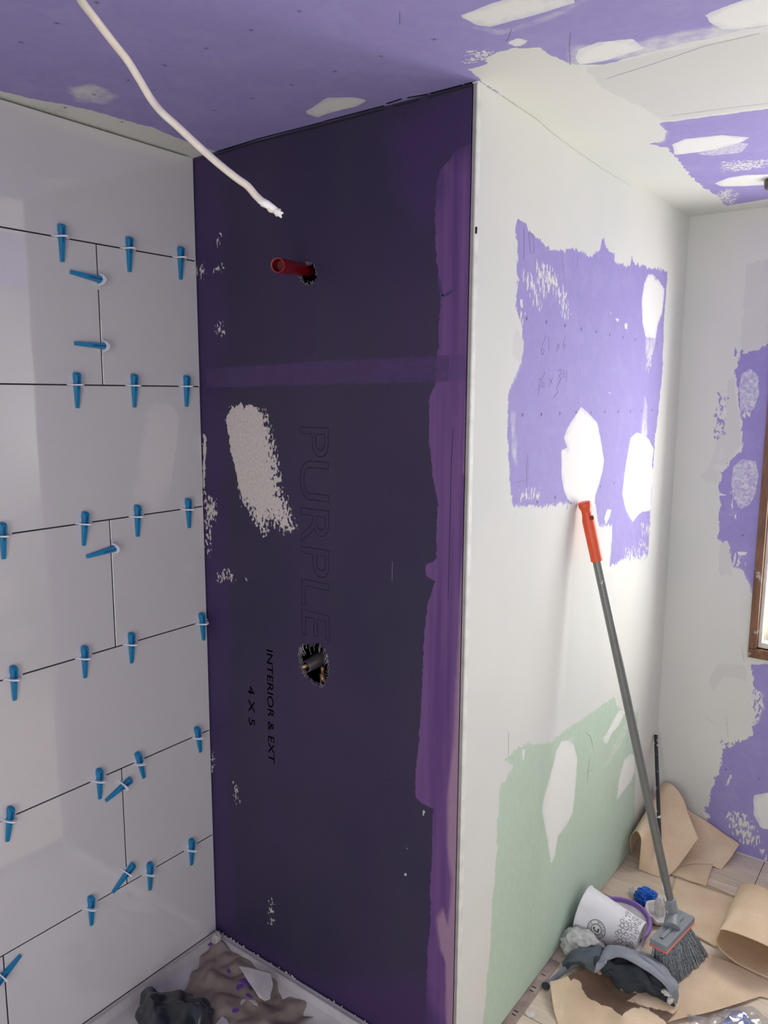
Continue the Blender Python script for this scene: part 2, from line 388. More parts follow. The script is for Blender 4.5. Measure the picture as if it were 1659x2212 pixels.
for q in [(323,950),(480,980),(627,1008),(759,1034),(877,1057),(986,1079),(1090,1100),(1186,1118),(1360,1152),(290,1720),(440,1715),(587,1707),(717,1700),(836,1698),(947,1695),(1053,1692),(1149,1689),(1237,1687),(1323,1682)]:
    gm += cross('G', (A0[0]+q[0]/SA, A0[1]+q[1]/SA), .0048, .0014, 1, .95)
for q in [(407,312),(551,275),(911,186),(1018,160)]: gm += cross('G', (B0[0]+q[0]/SA, B0[1]+q[1]/SA), .0045, .0014, 1, .95)
pa = lambda pts, w=.0011: pline('G', pts, w, 3, A0, SA)
gm += [pa([(300,235),(303,490)]), pa([(340,260),(350,420),(375,435),(385,380),(375,300),(345,262)]),
       pa([(480,1085),(445,1170),(438,1220),(450,1242),(465,1215),(455,1190),(440,1200)]), pa([(497,1095),(500,1212)]), pa([(562,1150),(582,1185)]), pa([(585,1148),(560,1215)]), pa([(635,1080),(615,1150),(618,1188),(630,1185),(630,1155),(616,1160)]),
       pa([(412,1440),(435,1430),(415,1570)]), pa([(412,1490),(430,1488)]), pa([(470,1375),(445,1440),(445,1500),(462,1500),(462,1465),(447,1462)]), pa([(500,1430),(528,1465)]), pa([(528,1425),(500,1500)]),
       pa([(572,1370),(595,1355),(600,1385),(580,1410),(598,1430),(560,1500),(575,1540),(540,1580)]), pa([(620,1355),(618,1420),(645,1420)]), pa([(642,1360),(638,1480)]),
       pa([(605,470),(625,640)], .0007), pa([(728,460),(727,550)], .001), pa([(330,2030),(335,2212)], .0008)]
pb = lambda pts, w=.001: pline('G', pts, w, 3, B0, SA)
gm += [pb([(320,0),(325,200)]), pb([(200,165),(345,130)], .0008)]
pc = lambda pts, w=.001: pline('G', pts, w, 3, C0, SA)
gm += [pc([(805,130),(830,150),(850,230)]), pc([(825,320),(815,400),(805,530)]), pc([(800,440),(850,412)]), pc([(180,120),(178,290)], .001)]
# hairline crack under the ceiling and along the inside corner
gm += [pline('G', [(1050,186),(1075,200),(1110,225),(1160,258),(1190,285)], .0016, 4), pline('G', [(1190,285),(1240,322),(1300,364),(1360,400)], .0011, 4)]
GM = board_mat('joint compound over purple and green board', 'mud')
M_hair = simple('hairline crack', (.50, .49, .46), .9)
board('wall_right_of_shower', 'G', 0.0, L, 0.012, H, .006, glay, [GM, M_ink, M_dark, M_pencil, M_hair], marks=gm)
t = MB(); t.box((W-.012, 0.0, .012), (W-.0005, L+.02, H)); t.box((W-.05, .01, 0), (W-.014, L, .012))
bpy.data.objects['wall_right_of_shower'].name = 'wall_long'
tag(no_layers(t.build('wall_long', GM)), kind='structure')

# ------------------------------------------------------------------ window wall
dd = lambda p: PX('D', p, (1400, 430), 3.687); de = lambda p: PX('D', p, (1400, 1000), 2.459)
R1 = (1.30, 1.42)
pwin = dd([(1100,1110),(955,1150),(930,1165),(880,1200),(800,1220),(735,1230),(720,1280),(690,1350),(690,1420),(720,1500),(725,1680),(740,1800),(755,1950),(745,2010),(690,2050),(620,2110),(590,2180)])+de([(430,0),(385,60),(380,150),(385,250),(375,330),(375,410),(420,420),(440,500),(450,550),(500,570),(530,640),(548,700),(700,700)])
plow = de([(545,1070),(700,1070),(700,2200),(470,2112),(300,1870),(308,1840),(340,1720),(385,1610),(395,1530),(470,1490),(560,1450),(560,1400),(615,1320),(600,1220),(560,1180)])
dl = {
 'pur': [pwin, plow, dd([(1100,1100),(950,1090),(955,1150),(1100,1200)])],
 'gry': [dd([(780,520),(955,480),(1100,470),(1100,1120),(955,1150),(880,1200),(740,1230),(735,1130),(760,900)]), dd([(640,1440),(690,1440),(720,1700),(750,1950),(700,2030),(600,2110),(500,2110),(560,1900),(620,1700)]),
         de([(270,60),(330,20),(390,60),(380,100),(300,110)]), de([(330,1120),(380,1065),(430,1070),(520,1065),(520,1160),(430,1130),(365,1170),(345,1230),(330,1180)]), de([(372,420),(425,420),(440,500),(445,600),(375,600)])],
 'thn': [de([(440,560),(490,560),(550,670),(545,760),(525,790),(500,700),(450,650)]), de([(560,1200),(610,1230),(612,1320),(560,1390),(540,1340)]), dd([(700,150),(955,130),(1000,300),(780,520),(690,500)]), dd([(560,2030),(600,1980),(600,2050),(560,2080)])],
 'fil': [dd([(810,1350),(875,1400),(885,1550),(840,1670),(780,1690),(735,1690),(725,1500),(740,1400)]), de([(452,20),(500,-20),(570,-10),(588,60),(565,180),(530,230),(490,245),(460,200),(442,100)])],
 'dab': [de([(562,1765),(700,1740),(700,1960),(600,1940),(560,1870)]), de([(403,1740),(420,1690),(435,1655),(450,1655),(425,1710)]), de([(468,470),(530,475),(520,490),(480,490)]), de([(288,1845),(330,1870),(330,1890),(300,1880)]), de([(375,160),(420,170),(390,178)])],
 'spr': [de([(415,1850),(540,1870),(595,2000),(590,2040),(490,2020),(430,1930)]), de([(440,100),(455,250),(470,310),(440,290)]), de([(440,470),(500,500),(500,550),(450,545)]), de([(600,2030),(637,2060),(620,2130)]), dd([(735,1690),(850,1680),(800,1730),(740,1740)]), de([(430,1850),(480,1850),(500,1920),(560,2000),(480,1990)])],
 'spp': [dd([(690,1210),(800,1215),(700,1260)]), de([(395,1480),(470,1470),(480,1500),(400,1560)]), dd([(560,1550),(620,1530),(600,1900),(520,1890)]), de([(560,1180),(600,1170),(625,1330),(570,1420)])],
}
dm = []
for q in [(503,385),(590,1678),(412,1628)]: dm += cross('D', (1400+q[0]/2.459, 1000+q[1]/2.459), .004, .0014, 1, .8)
dm += [pline('D', [(415,1345),(425,1460)], .0012, 3, (1400,1000), 2.459), pline('D', [(400,1390),(430,1385)], .001, 3, (1400,1000), 2.459), pline('D', [(308,1350),(365,1395)], .001, 3, (1400,1000), 2.459), pline('D', [(495,970),(510,1055)], .0012, 3, (1400,1000), 2.459)]
DM = board_mat('joint compound over purple board', 'mud')
M_peach = simple('hairline', (.45, .44, .42), .9)
XC = 1.078
board('wall_window', 'D', W, XC, 0.004, H, .006, dl, [DM, M_ink, M_dark, M_peach], marks=dm)
board('wall_window', 'D', XC, 1.50, 0.004, W1[2]-.02, .006, dl, [DM, M_ink, M_dark, M_peach])
t = MB()
for a, b in [((W, .004), (XC-.001, H)), ((XC, .0), (1.50, W1[2]-.02)), ((1.50, .0), (RX, W1[2]-.02)), ((XC, W1[3]+.02), (RX, H)), ((W1[1]+.02, W1[2]-.02), (W2[0]-.02, W1[3]+.02)), ((W2[1]+.02, W1[2]-.02), (RX, W1[3]+.02))]:
    first = a == (W, .004)
    t.box((a[0], L+(.0005 if first or b[0] == 1.50 else 0), a[1]), (b[0], L+.10, b[1]))
ww = tag(no_layers(t.build('wall_window', DM)), kind='structure')
# attribute: lower purple board continues past the frame
# ------------------------------------------------------------------ dark shower end wall
pp = lambda p: PX('P', p)
hv = pp([(655,1392),(690,1389),(703,1402),(708,1420),(711,1440),(708,1462),(700,1480),(690,1482),(672,1474),(657,1462),(648,1440),(644,1415),(646,1400)])
hs = pp([(647,578),(660,565),(676,568),(683,582),(684,598),(678,611),(664,615),(651,609),(645,595)])
def shower_mat():
    t = NT('dark purple waterproofed board')
    b1 = t.noise(1.6, 3); b2 = t.noise(5, 4, (1, 1, .35)); fine = t.noise(90, 3)
    base = t.mix(t.rng(b1, .35, .65), (.027, .023, .058), (.047, .029, .076))
    base = t.mix(t.rng(b2, .45, .75, 0, .6), base, (.040, .037, .058))
    base = t.mix(t.rng(fine, .3, .7, 0, .25), base, (.03, .022, .06))
    strip = t.mix(t.rng(t.noise(7, 5, (6, 1, .25)), .35, .65), (.098, .042, .165), (.155, .078, .215))
    k = mask(t, 'str', .003, 60, .0009); col = t.mix(k, base, strip)
    k2 = mask(t, 'tan', .004, 30, .006, (1, 1, .2)); col = t.mix(t.m('MULTIPLY', k2, .85), col, (.32, .20, .29))
    kt = mask(t, 'thn', .004, 50, .004); col = t.mix(t.m('MULTIPLY', kt, .55), col, (.085, .048, .15))
    kq = t.rng(t.m('ADD', t.attr('gry'), t.m('MULTIPLY', t.m('SUBTRACT', t.noise(9, 3), .5), .08)), -.03, .035, smooth=True); col = t.mix(t.m('MULTIPLY', kq, .8), col, (.050, .026, .098))
    km = mask(t, 'mud', .0045, 90, .0008, (1, 1, .7)); ks = sparse(t, 'spr', 130, .545, (1, 1, .6), .015, 5.)
    mudc = t.mix(t.rng(t.noise(160, 4), .42, .6), (.50, .455, .43), (.58, .53, .505))
    kk = t.m('MAXIMUM', km, ks); col = t.mix(kk, col, mudc)
    t.color(col); t.set(Roughness=.6); t.b.inputs['Specular IOR Level'].default_value = .3
    t.bump(t.m('ADD', t.m('MULTIPLY', kk, 1.0), t.m('MULTIPLY', fine, .2)), .5, .0012)
    return t.mat
plx = {
 'str': [pp([(1040,300),(1012,312),(985,325),(972,345),(950,368),(943,395),(940,450),(940,520),(947,600),(952,640),(948,700),(948,755),(1030,762)]) ,
         pp([(1030,760),(945,756),(940,830),(927,860),(927,950),(932,1010),(945,1080),(943,1150),(943,1205),(920,1222),(920,1245),(940,1255),(925,1300),(918,1350),(914,1430),(910,1520),(905,1600),(898,1660),(897,1722),(915,1738),(935,1745),(934,1830),(929,1920),(930,1990),(924,2050),(922,2120),(918,2300),(1000,2300)])],
 'tan': [pp([(1018,840),(1010,870),(1006,960),(1003,1020),(1010,1030),(1000,1200),(994,1330),(988,1420),(980,1600),(968,1720),(965,1830),(975,1900),(968,2000),(955,1960),(945,1985),(950,2050),(962,2080),(965,2300),(1000,2300)])],
 'thn': [pp([(440,798),(700,780),(1020,766),(1022,822),(700,829),(440,837)])],
 'gry': [pp([(380,330),(480,310),(490,800),(485,1100),(500,1400),(495,1700),(510,2010),(700,2120),(930,2110),(960,2300),(380,2300)]), pp([(830,290),(1060,150),(1060,350),(960,350),(935,520),(890,500)])],
 'mud': [pp([(500,882),(514,878),(520,868),(527,884),(537,870),(552,880),(568,896),(566,915),(571,935),(566,955),(574,985),(572,1000),(578,1030),(575,1060),(560,1078),(540,1072),(525,1080),(515,1050),(508,1010),(500,985),(494,940),(487,905)]),
         pp([(913,1753),(920,1750),(916,1762)]), pp([(874,1828),(880,1830),(877,1836)]), pp([(871,1890),(880,1884),(879,1892)]), pp([(531,1250),(535,1254),(532,1266)]), pp([(440,935),(446,945),(442,1055),(436,1050)])],
 'spr': [pp([(500,880),(575,890),(592,950),(603,1000),(610,1060),(632,1110),(642,1150),(612,1150),(585,1130),(572,1160),(550,1130),(520,1080)]), pp([(440,1065),(472,1088),(470,1110),(455,1145),(452,1200),(448,1200)]), pp([(462,585),(482,572),(480,590)]), pp([(465,705),(480,698),(485,720),(470,722)]), pp([(468,520),(475,510),(474,525)]), pp([(470,1240),(495,1230),(505,1255),(470,1255)]),
         pp([(505,1690),(512,1700),(516,1735),(508,1730)]), pp([(581,1945),(589,1948),(590,1995),(582,1998)]), pp([(452,1620),(462,1625),(462,1660),(455,1670)]), pp([(424,585),(440,570),(440,600)])],
}
pm = []
rnd = random.Random(3)
for q in [(840,870),(842,1055),(844,1068),(838,1217),(837,1238),(836,1640),(837,1660),(835,1685),(840,1708),(837,1758),(838,1795),(836,1828),(834,1858),(838,1900),(829,1950),(845,1962),(822,1960),(617,843),(620,862),(693,1798),(626,1448),(630,1625),(645,1902),(650,1925),(640,1935),(841,828),(842,836)]:
    a = np.array(uv('P', q)); pm.append(([a, a+np.array((.0006, -.0034))], .003, 1))
for q in range(700, 975, 13):
    a = np.array(uv('P', (q+rnd.uniform(-4, 4), 808-(q-700)*.012+rnd.uniform(-1, 1)))); pm.append(([a, a+np.array((.0015, 0))], .0014, 1))
for a, b in [((441,344),(560,306)),((560,306),(700,272)),((700,271),(830,236)),((850,230),(905,216)),((925,211),(1000,190)),((1000,190),(1027,183))]:
    pm.append(pline('P', [a, b], .003, 1))
pm += [pline('P', [(979,925),(975,1010),(968,1300)], .0009, 1), pline('P', [(947,600),(955,640),(968,635),(976,628)], .006, 3), pline('P', [(1028,490),(1027,505)], .007, 1), pline('P', [(848,1213),(847,1255)], .0008, 4)]
M_wetstreak = simple('darker membrane streak', (.055, .035, .12), .6)
M_scrape = simple('pale scrape', (.30, .26, .36), .8)
PM = shower_mat()
wp = board('wall_shower_end', 'P', 0.0, W-.009, 0.02, H-.003, .0055, plx, [PM, M_dark, M_gyp, M_wetstreak, M_scrape], holes=[hv, hs], marks=pm)
# printed lettering that shows faintly through the membrane
M_print = simple('faint printed ink', (.041, .035, .080), .65, var=.25, nscale=60)
def wall_text(body, u, v, size, name, outline=0., mat=None, rot=-90, sx=1.0):
    cu = bpy.data.curves.new('tmp', 'FONT'); cu.body = body; cu.size = size
    if outline: cu.fill_mode = 'NONE'; cu.bevel_depth = outline; cu.bevel_resolution = 0
    else: cu.extrude = .0001
    ob = bpy.data.objects.new('tmp', cu); COL.objects.link(ob)
    bpy.context.view_layer.update(); dg = bpy.context.evaluated_depsgraph_get()
    me = bpy.data.meshes.new_from_object(ob.evaluated_get(dg)); bpy.data.objects.remove(ob)
    a = math.radians(rot)
    for vt in me.vertices:
        x, y, z = vt.co; x *= sx; X = x*math.cos(a)-y*math.sin(a); Y = x*math.sin(a)+y*math.cos(a)
        vt.co = (u+X, -.0003-abs(z)*.1, v+Y)
    me.materials.clear(); me.materials.append(mat or M_print); me.name = name
    o = link(bpy.data.objects.new(name, me)); setp(o, wp); return o
q0 = uv('P', (648, 912)); wall_text('PURPLE', q0[0], q0[1], .125, 'printed_word', .0008, sx=1.22)
q0 = uv('P', (576, 1400)); wall_text('INTERIOR & EXT', q0[0], q0[1], .030, 'printed_line', sx=1.35)
q0 = uv('P', (536, 1480)); wall_text('4 X 5', q0[0], q0[1], .032, 'printed_size', sx=1.5)
# slab, stud bay behind
t = MB(); t.box((0, .012, .02), (.30, .013, H)); t.box((.0, .0125, .0), (.02, L, H)); t.box((.02, .012, 1.3), (.30, .02, 1.32))
t.box((.0, .11, 0), (W-.013, .115, H))
tag(t.build('wall_stud_bay', M_dark), kind='structure')  # cavity surfaces coloured near-black, its shade is painted in
# corner bead at the outside corner
M_bead = simple('white corner bead', (.70, .70, .655), .6)
M_zinc = simple('grey metal bead edge', (.36, .35, .33), .5, .3)
t = MB(); t.mi = 0; t.box((W-.0025, -.0015, .012), (W+.0006, .012, H-.001)); t.mi = 1; t.box((W-.010, -.0006, .02), (W-.0025, .010, H-.003))
tag(t.build('trim_1', [M_bead, M_zinc], bevel=.0006), kind='structure')

# mesh tape over the board joint
M_tape = simple('painted fibre mesh tape', (.10, .062, .17), .6)
t = MB()
def tp(u, k):   # k 0..1 across
    za = uv('P', (440, 798))[1]; zb = uv('P', (1020, 767))[1]; zc = uv('P', (440, 837))[1]; zd = uv('P', (1020, 823))[1]
    ua = uv('P', (440, 798))[0]; ub = .742; f = (u-ua)/(ub-ua)
    return (za+(zb-za)*f)*(1-k)+(zc+(zd-zc)*f)*k
for i in range(15):
    k = i/14
    a = [(x, -.0002, tp(x, k)) for x in np.linspace(.03, .742, 12)]
    for p, q in zip(a[:-1], a[1:]):
        t.add([(p[0], -.0001, p[2]-.0004), (q[0], -.0001, q[2]-.0004), (q[0], -.0008, q[2]), (p[0], -.0008, p[2]), (p[0], -.0001, p[2]+.0004), (q[0], -.0001, q[2]+.0004)], [(0,1,2,3), (3,2,5,4)])
for x in np.arange(.03, .742, .0042):
    z0, z1 = tp(x, 0), tp(x, 1)
    t.add([(x-.0003, -.0001, z0), (x+.0003, -.0001, z0), (x+.0003, -.0001, z1), (x-.0003, -.0001, z1), (x, -.0007, z0), (x, -.0007, z1)], [(0, 4, 5, 3), (4, 1, 2, 5)])
tag(t.build('mesh_tape', M_tape), 'strip of purple-painted fibre mesh tape running across the dark shower wall', 'tape')

# ------------------------------------------------------------------ tiled wall
def tile_mat():
    t = NT('glossy pale porcelain tile')
    f = t.noise(1.3, 3); col = t.mix(t.rng(f, .35, .65), (.575, .555, .575), (.625, .61, .625))
    t.color(col); t.set(Roughness=.035, IOR=2.0)
    t.bump(t.noise(7, 2), .05, .004)
    return t.mat
TM = tile_mat(); M_thin = simple('dark thinset in the open joints', (.018, .016, .022), .9)
t = MB(); t.mi = 1; t.box((-.03, -1.6, 0), (.0058, -.006, H-.01)); t.mi = 0
g = .0015; rows = [(Z1-i*P_TILE, Z1-(i+1)*P_TILE) for i in range(5)]
spans = [(H-.005, Z1, 1)]+[(a, b, i % 2) for i, (a, b) in enumerate(rows)]+[(rows[-1][1], .034, 1)]
rt = random.Random(8)
for za, zb, par in spans:
    y0 = -.0045; cuts = [-(JA if par == 0 else JB)]
    if zb > Z1-.01: cuts = [-.75]
    while cuts[-1] > -1.5: cuts.append(cuts[-1]-.6096)
    for yc in cuts:
        top = za-(g if za < H-.01 else 0); tl = rt.uniform(-.0006, .0006); tv = rt.uniform(-.0006, .0006)
        ya, yb = y0, yc+g; bot = zb+g
        vs = []
        for (y, z) in ((ya, bot), (yb, bot), (yb, top), (ya, top)): vs.append((.0005, y, z))
        for (y, z, s1, s2) in ((ya, bot, 1, -1), (yb, bot, -1, -1), (yb, top, -1, 1), (ya, top, 1, 1)): vs.append((TX+s1*tl*.5+s2*tv*.5, y, z))
        t.add(vs, [(4,7,6,5),(0,1,2,3),(0,4,5,1),(1,5,6,2),(2,6,7,3),(3,7,4,0)]); y0 = yc-g
tag(t.build('wall_left', [TM, M_thin], bevel=.0005, seg=1), kind='structure')

# ------------------------------------------------------------------ remaining room: right wall, back wall, floor
rl = {'grn': [[(-1.5, -.02), (1.4, -.02), (1.4, .62), (.9, .66), (.3, .62), (-1.5, .65)]],
      'dab': [[(.70, .30), (.85, .28), (.9, .45), (.78, .55), (.68, .45)], [(.75, .05), (.95, .05), (.96, .2), (.78, .2)], [(.45, .2), (.55, .25), (.52, .5), (.42, .4)]]}
board('wall_right', 'R', -1.03, L, 0, H, .03, rl, [GM])
t = MB(); t.box((RX, BY, 0), (RX+.05, -1.87, H)); t.box((RX+.001, -1.03, 0), (RX+.05, L, H)); t.box((RX, -1.87, 1.97), (RX+.05, -1.03, H))
t.box((-.03, BY-.10, 0), (1.1, BY, H)); t.box((2.0, BY-.10, 0), (RX, BY, H)); t.box((1.1, BY-.10, 1.95), (2.0, BY, H)); t.box((-.05, BY, 0), (-.03, -1.6, H)); 
tag(no_layers(t.build('wall_back', GM)), kind='structure')
def floor_mat():
    t = NT('dusty pale wood planks')
    g1 = t.noise(9, 6, (.35, 3.2, 1), .65); g2 = t.noise(40, 5, (.15, 3, 1)); d = t.noise(3, 4)
    col = t.mix(t.rng(g1, .3, .72), (.62, .50, .37), (.80, .68, .53))
    col = t.mix(t.rng(g2, .5, .8, 0, .4), col, (.36, .27, .19)); col = t.mix(t.rng(d, .45, .75, 0, .55), col, (.64, .58, .52))
    col = t.mix(sparse2(t), col, (.25, .18, .13))
    t.color(col); t.set(Roughness=.5); t.bump(g2, .1, .001); return t.mat
def sparse2(t): return t.rng(t.noise(35, 2), .70, .74, 0, .7)
FM = floor_mat()
t = MB(); t.mi = 1; t.box((-.05, BY-.6, -.05), (RX, L+.1, -.006)); t.mi = 0
ys = [.862-.290*k for k in range(12)][::-1]+[1.150, L+.02]; rf = random.Random(2)
for a, b in zip(ys[:-1], ys[1:]):
    xs = [.60, 1.165 if a > 1.1 else rf.uniform(1.3, 2.2), RX]
    if a < -.05: xs = [.80]+xs[1:]
    for x0, x1 in zip(xs[:-1], xs[1:]): t.box((x0+.001, a+.0012, -.012), (x1-.001, b-.0012, rf.uniform(-.0006, 0)))
tag(t.build('floor', [FM, M_thin], bevel=.0008, seg=1), kind='structure')
# sole strip at the foot of the long wall
M_sole = simple('dusty grey-brown wood strip', (.36, .28, .24), .8, nscale=25, var=.3, bump=.3)
t = MB(); t.box((W-.005, .02, 0), (.8175, .50, .0022)); t.mi = 1
for y in (.262, .275, .36, .375, .43): t.box((W+.001, y, .002), (W+.012, y+.0035, .0028))
tag(t.build('trim_2', [M_sole, M_dark], bevel=.0006, seg=1), kind='structure')

# ------------------------------------------------------------------ windows
def wood_mat():
    t = NT('worn brown stained wood'); g1 = t.noise(14, 5, (3, 3, .5)); g2 = t.noise(28, 5)
    col = t.mix(t.rng(g1, .35, .65), (.10, .040, .018), (.24, .11, .055)); col = t.mix(t.rng(g2, .62, .70, 0, .75), col, (.55, .50, .43))
    t.color(col); t.set(Roughness=.45); t.bump(g2, .3, .001); return t.mat
WM = wood_mat(); M_white = simple('aged white window paint', (.72, .70, .62), .5, nscale=18, var=.12, bump=.3)
def glass_mat():
    t = NT('window glass'); tr = t.n('ShaderNodeBsdfTransparent'); gl = t.n('ShaderNodeBsdfGlossy'); gl.inputs['Roughness'].default_value = .02
    mx = t.n('ShaderNodeMixShader'); mx.inputs[0].default_value = .06; t.l(tr.outputs[0], mx.inputs[1]); t.l(gl.outputs[0], mx.inputs[2])
    t.l(mx.outputs[0], t.t.nodes['Material Output'].inputs['Surface']); return t.mat
GL = glass_mat()
def window(n, w):
    x0, x1, z0, z1 = w; xo = x0-.032; xr = x1+.032; zo = z0-.045; zt = z1+.04
    t = MB()   # brown casing, proud of the wall
    for a, b in [((xo, zo+.0305), (xo+.024, zt-.0305)), ((xr-.024, zo+.0305), (xr, zt-.0305)), ((xo, zo), (xr, zo+.030)), ((xo, zt-.03), (xr, zt))]:
        t.box((a[0], L-.012, a[1]), (b[0], L+.03, b[1]))
    t.box((xo+.02, L+.031, z0-.02), (xr-.02, L+.09, z0-.0065))
    r = tag(t.build('window_%d' % n, WM, bevel=.002), kind='structure')
    t = MB()
    for a, b in [((xo+.0245, z0+.0062), (x0+.004, z1-.0062)), ((x1-.004, z0+.0062), (xr-.0245, z1-.0062)), ((xo+.0245, z0-.012), (xr-.0245, z0+.006)), ((xo+.0245, z1-.006), (xr-.0245, z1+.009))]:
        t.box((a[0], L+.005, a[1]), (b[0], L+.05, b[1]))
    zm = (z0+z1)/2
    for a, b in [((x0, z0), (x0+.03, z1)), ((x1-.03, z0), (x1, z1)), ((x0+.0302, z0), (x1-.0302, z0+.045)), ((x0+.0302, z1-.035), (x1-.0302, z1)), ((x0+.0302, zm-.018), (x1-.0302, zm+.018))]:
        t.box((a[0], L+.06, a[1]), (b[0], L+.085, b[1]))
    t.build('window_sash', M_white, r, bevel=.002)
    t = MB(); t.box((x0+.02, L+.071, z0+.02), (x1-.02, L+.074, z1-.02)); t.build('window_pane', GL, r)
    return r
window(1, W1); window(2, W2)
t = MB(); t.box((W1[0]-.15, L+.10, W1[2]-.12), (W2[1]+.1, L+.19, W1[2]-.06))
tag(t.build('trim_3', M_white, bevel=.004), kind='structure')
# ================================================================== OBJECTS
def catmull(P, n):
    P = [Vector(p) for p in P]
    if len(P) == 2: return [P[0].lerp(P[1], i/(n-1)) for i in range(n)]
    Q = [P[0]*2-P[1]]+P+[P[-1]*2-P[-2]]; out = []
    m = len(P)-1
    for i in range(n):
        s = i/(n-1)*m; k = min(int(s), m-1); f = s-k
        a, b, c_, d = Q[k], Q[k+1], Q[k+2], Q[k+3]
        out.append(.5*((2*b)+(c_-a)*f+(2*a-5*b+4*c_-d)*f*f+(3*b-a-3*c_+d)*f**3))
    return out
def surf(rows, nu, nv):
    R = [catmull(r, nu) for r in rows]; cols = [catmull([r[i] for r in R], nv) for i in range(nu)]
    return [[cols[i][j] for i in range(nu)] for j in range(nv)]
def sheet(name, rows, mat, nu=40, nv=40, thick=.0012, wr=.0, ws=14., parent=None, seed=0, floor=.0015, pfun=None, stain=None, xyoff=0, ridge=False):
    """rows: grid of control points, either Vectors or (px, py, height)"""
    conv = lambda p: p if isinstance(p, Vector) else pz(*p)
    G_ = surf([[conv(p) for p in r] for r in rows], nu, nv)
    vs = []; fs = []
    off = Vector((seed*7.3, seed*3.1, seed*1.7))
    for j in range(nv):
        for i in range(nu):
            p = G_[j][i]
            a = G_[j][min(i+1, nu-1)]-G_[j][max(i-1, 0)]; b = G_[min(j+1, nv-1)][i]-G_[max(j-1, 0)][i]
            n = a.cross(b); n = n.normalized() if n.length > 1e-9 else Vector((0, 0, 1))
            if wr:
                k = mnoise.noise(p*ws+off)
                if ridge: k = (.5-abs(k))*1.3+.4*mnoise.noise(p*ws*2.3+off)
                p = p+n*(wr*k)
            p = Vector((p.x, min(p.y, L-.003), max(p.z, floor)))
            if floor < .5 and p.x > .80: p.x = max(p.x, W+.003)
            vs.append(p)
    for j in range(nv-1):
        for i in range(nu-1):
            a = j*nu+i; fs.append((a, a+1, a+nu+1, a+nu))
    o = mesh_obj(name, vs, fs, mat, parent, smooth=True)
    if stain:
        Q = []
        for v in vs:
            d = np.array(v)-CAM; zc = d@CF; Q.append((829.5+FPX*(d@CR)/zc, 1106-FPX*(d@CU)/zc))
        s_ = np.full(len(Q), -.06)
        for poly in stain: s_ = np.maximum(s_, sdf(np.array(Q)*.001, np.array(poly)*.001))
        at = o.data.attributes.new('stain', 'FLOAT', 'POINT'); at.data.foreach_set('value', s_.astype(np.float32))
    m = o.modifiers.new('thickness', 'SOLIDIFY'); m.thickness = thick; m.offset = 0
    return o
def kraft_mat(name='kraft paper', stain=False, k=1.0):
    t = NT(name); f = t.noise(300, 2); b = t.noise(11, 4)
    col = t.mix(t.rng(b, .35, .65), (.70*k, .525*k, .345*k), (.80*k, .63*k, .44*k)); col = t.mix(t.rng(f, .35, .65, 0, .25), col, (.50*k, .36*k, .22*k))
    if stain:
        kk = t.rng(t.m('ADD', t.attr('stain'), t.m('MULTIPLY', t.m('SUBTRACT', t.noise(70, 4), .5), .012)), -.001, .001)
        col = t.mix(kk, col, (.145, .085, .055))
    t.color(col); t.set(Roughness=.75); t.bump(b, .15, .002); return t.mat
KM = kraft_mat(); KS = kraft_mat('kraft paper with a wet stain', True)
# --- kraft sheet curled over in the corner
y_c = 1.285
ridge_r = pyy(1447, 1692, 1.305); ridge_m = pyy(1410, 1737, 1.215); ridge_l = pyy(1374, 1795, 1.06)
k1 = [[pyy(1365, 1852, 1.12), Vector((.80, 1.20, .03)), Vector((.815, 1.30, .03))],
      [pyy(1361, 1812, 1.085), pyy(1390, 1765, 1.19), pyy(1424, 1704, 1.33)],
      [ridge_l, ridge_m, ridge_r],
      [pyy(1385, 1812, 1.035), pyy(1432, 1765, 1.19), pyy(1474, 1722, 1.27)],
      [pyy(1383, 1845, 1.035), pyy(1440, 1830, 1.125), pyy(1490, 1766, 1.235)],
      [pz(1379, 1879, .001), pz(1440, 1895, .001), pyy(1509, 1811, 1.195)]]
o = sheet('kraft_sheet', k1, KM, 40, 60, wr=.0012, ws=9, seed=1)
tag(o, 'brown kraft paper sheet curled over like a tent in the corner behind the black rod', 'paper', 'brown paper on the floor')
k2 = [[pyy(1440, 1722, 1.337), pyy(1500, 1757, 1.337), pyy(1550, 1790, 1.337), pyy(1598, 1823, 1.335)],
      [pyy(1435, 1800, 1.28), pyy(1490, 1815, 1.27), pyy(1540, 1830, 1.27), pyy(1580, 1850, 1.27)],
      [pz(1430, 1875, .003), pz(1480, 1872, .012), pz(1530, 1868, .010), pz(1558, 1878, .002)]]
o = sheet('kraft_sheet', k2, KM, 50, 36, wr=.004, ws=12, seed=2, ridge=True)
tag(o, 'brown kraft sheet leaning flat against the wall below the window, behind the curled one', 'paper', 'brown paper on the floor')
k3 = [[(1436,1880,.004), (1490,1868,.012), (1541,1866,.010)], [(1450,1889,.003), (1490,1888,.014), (1532,1890,.008)], [(1462,1893,.002), (1495,1905,.004), (1525,1913,.003)]]
tag(sheet('kraft_scrap', k3, KM, 30, 20, wr=.003, ws=22, seed=3), 'small creased kraft paper scrap lying in front of the leaning sheet', 'paper', 'brown paper on the floor')
k4 = [[(1458,1897,.004), (1520,1917,.004), (1592,1942,.004)], [(1450,1935,.004), (1510,1960,.004), (1572,1985,.004)], [(1448,1985,.004), (1500,2020,.004), (1547,2046,.004)]]
o = sheet('kraft_sheet', k4, KM, 30, 30, wr=.0008, ws=10, seed=4, thick=.002)
tag(o, 'flat square kraft sheet behind the broom head, partly under the folded roll', 'paper', 'brown paper on the floor')
k4b = [[(1459,1889,.0015), (1520,1908,.0015), (1587,1936,.0015)], [(1459,1899,.0015), (1520,1919,.0015), (1587,1947,.0015)]]
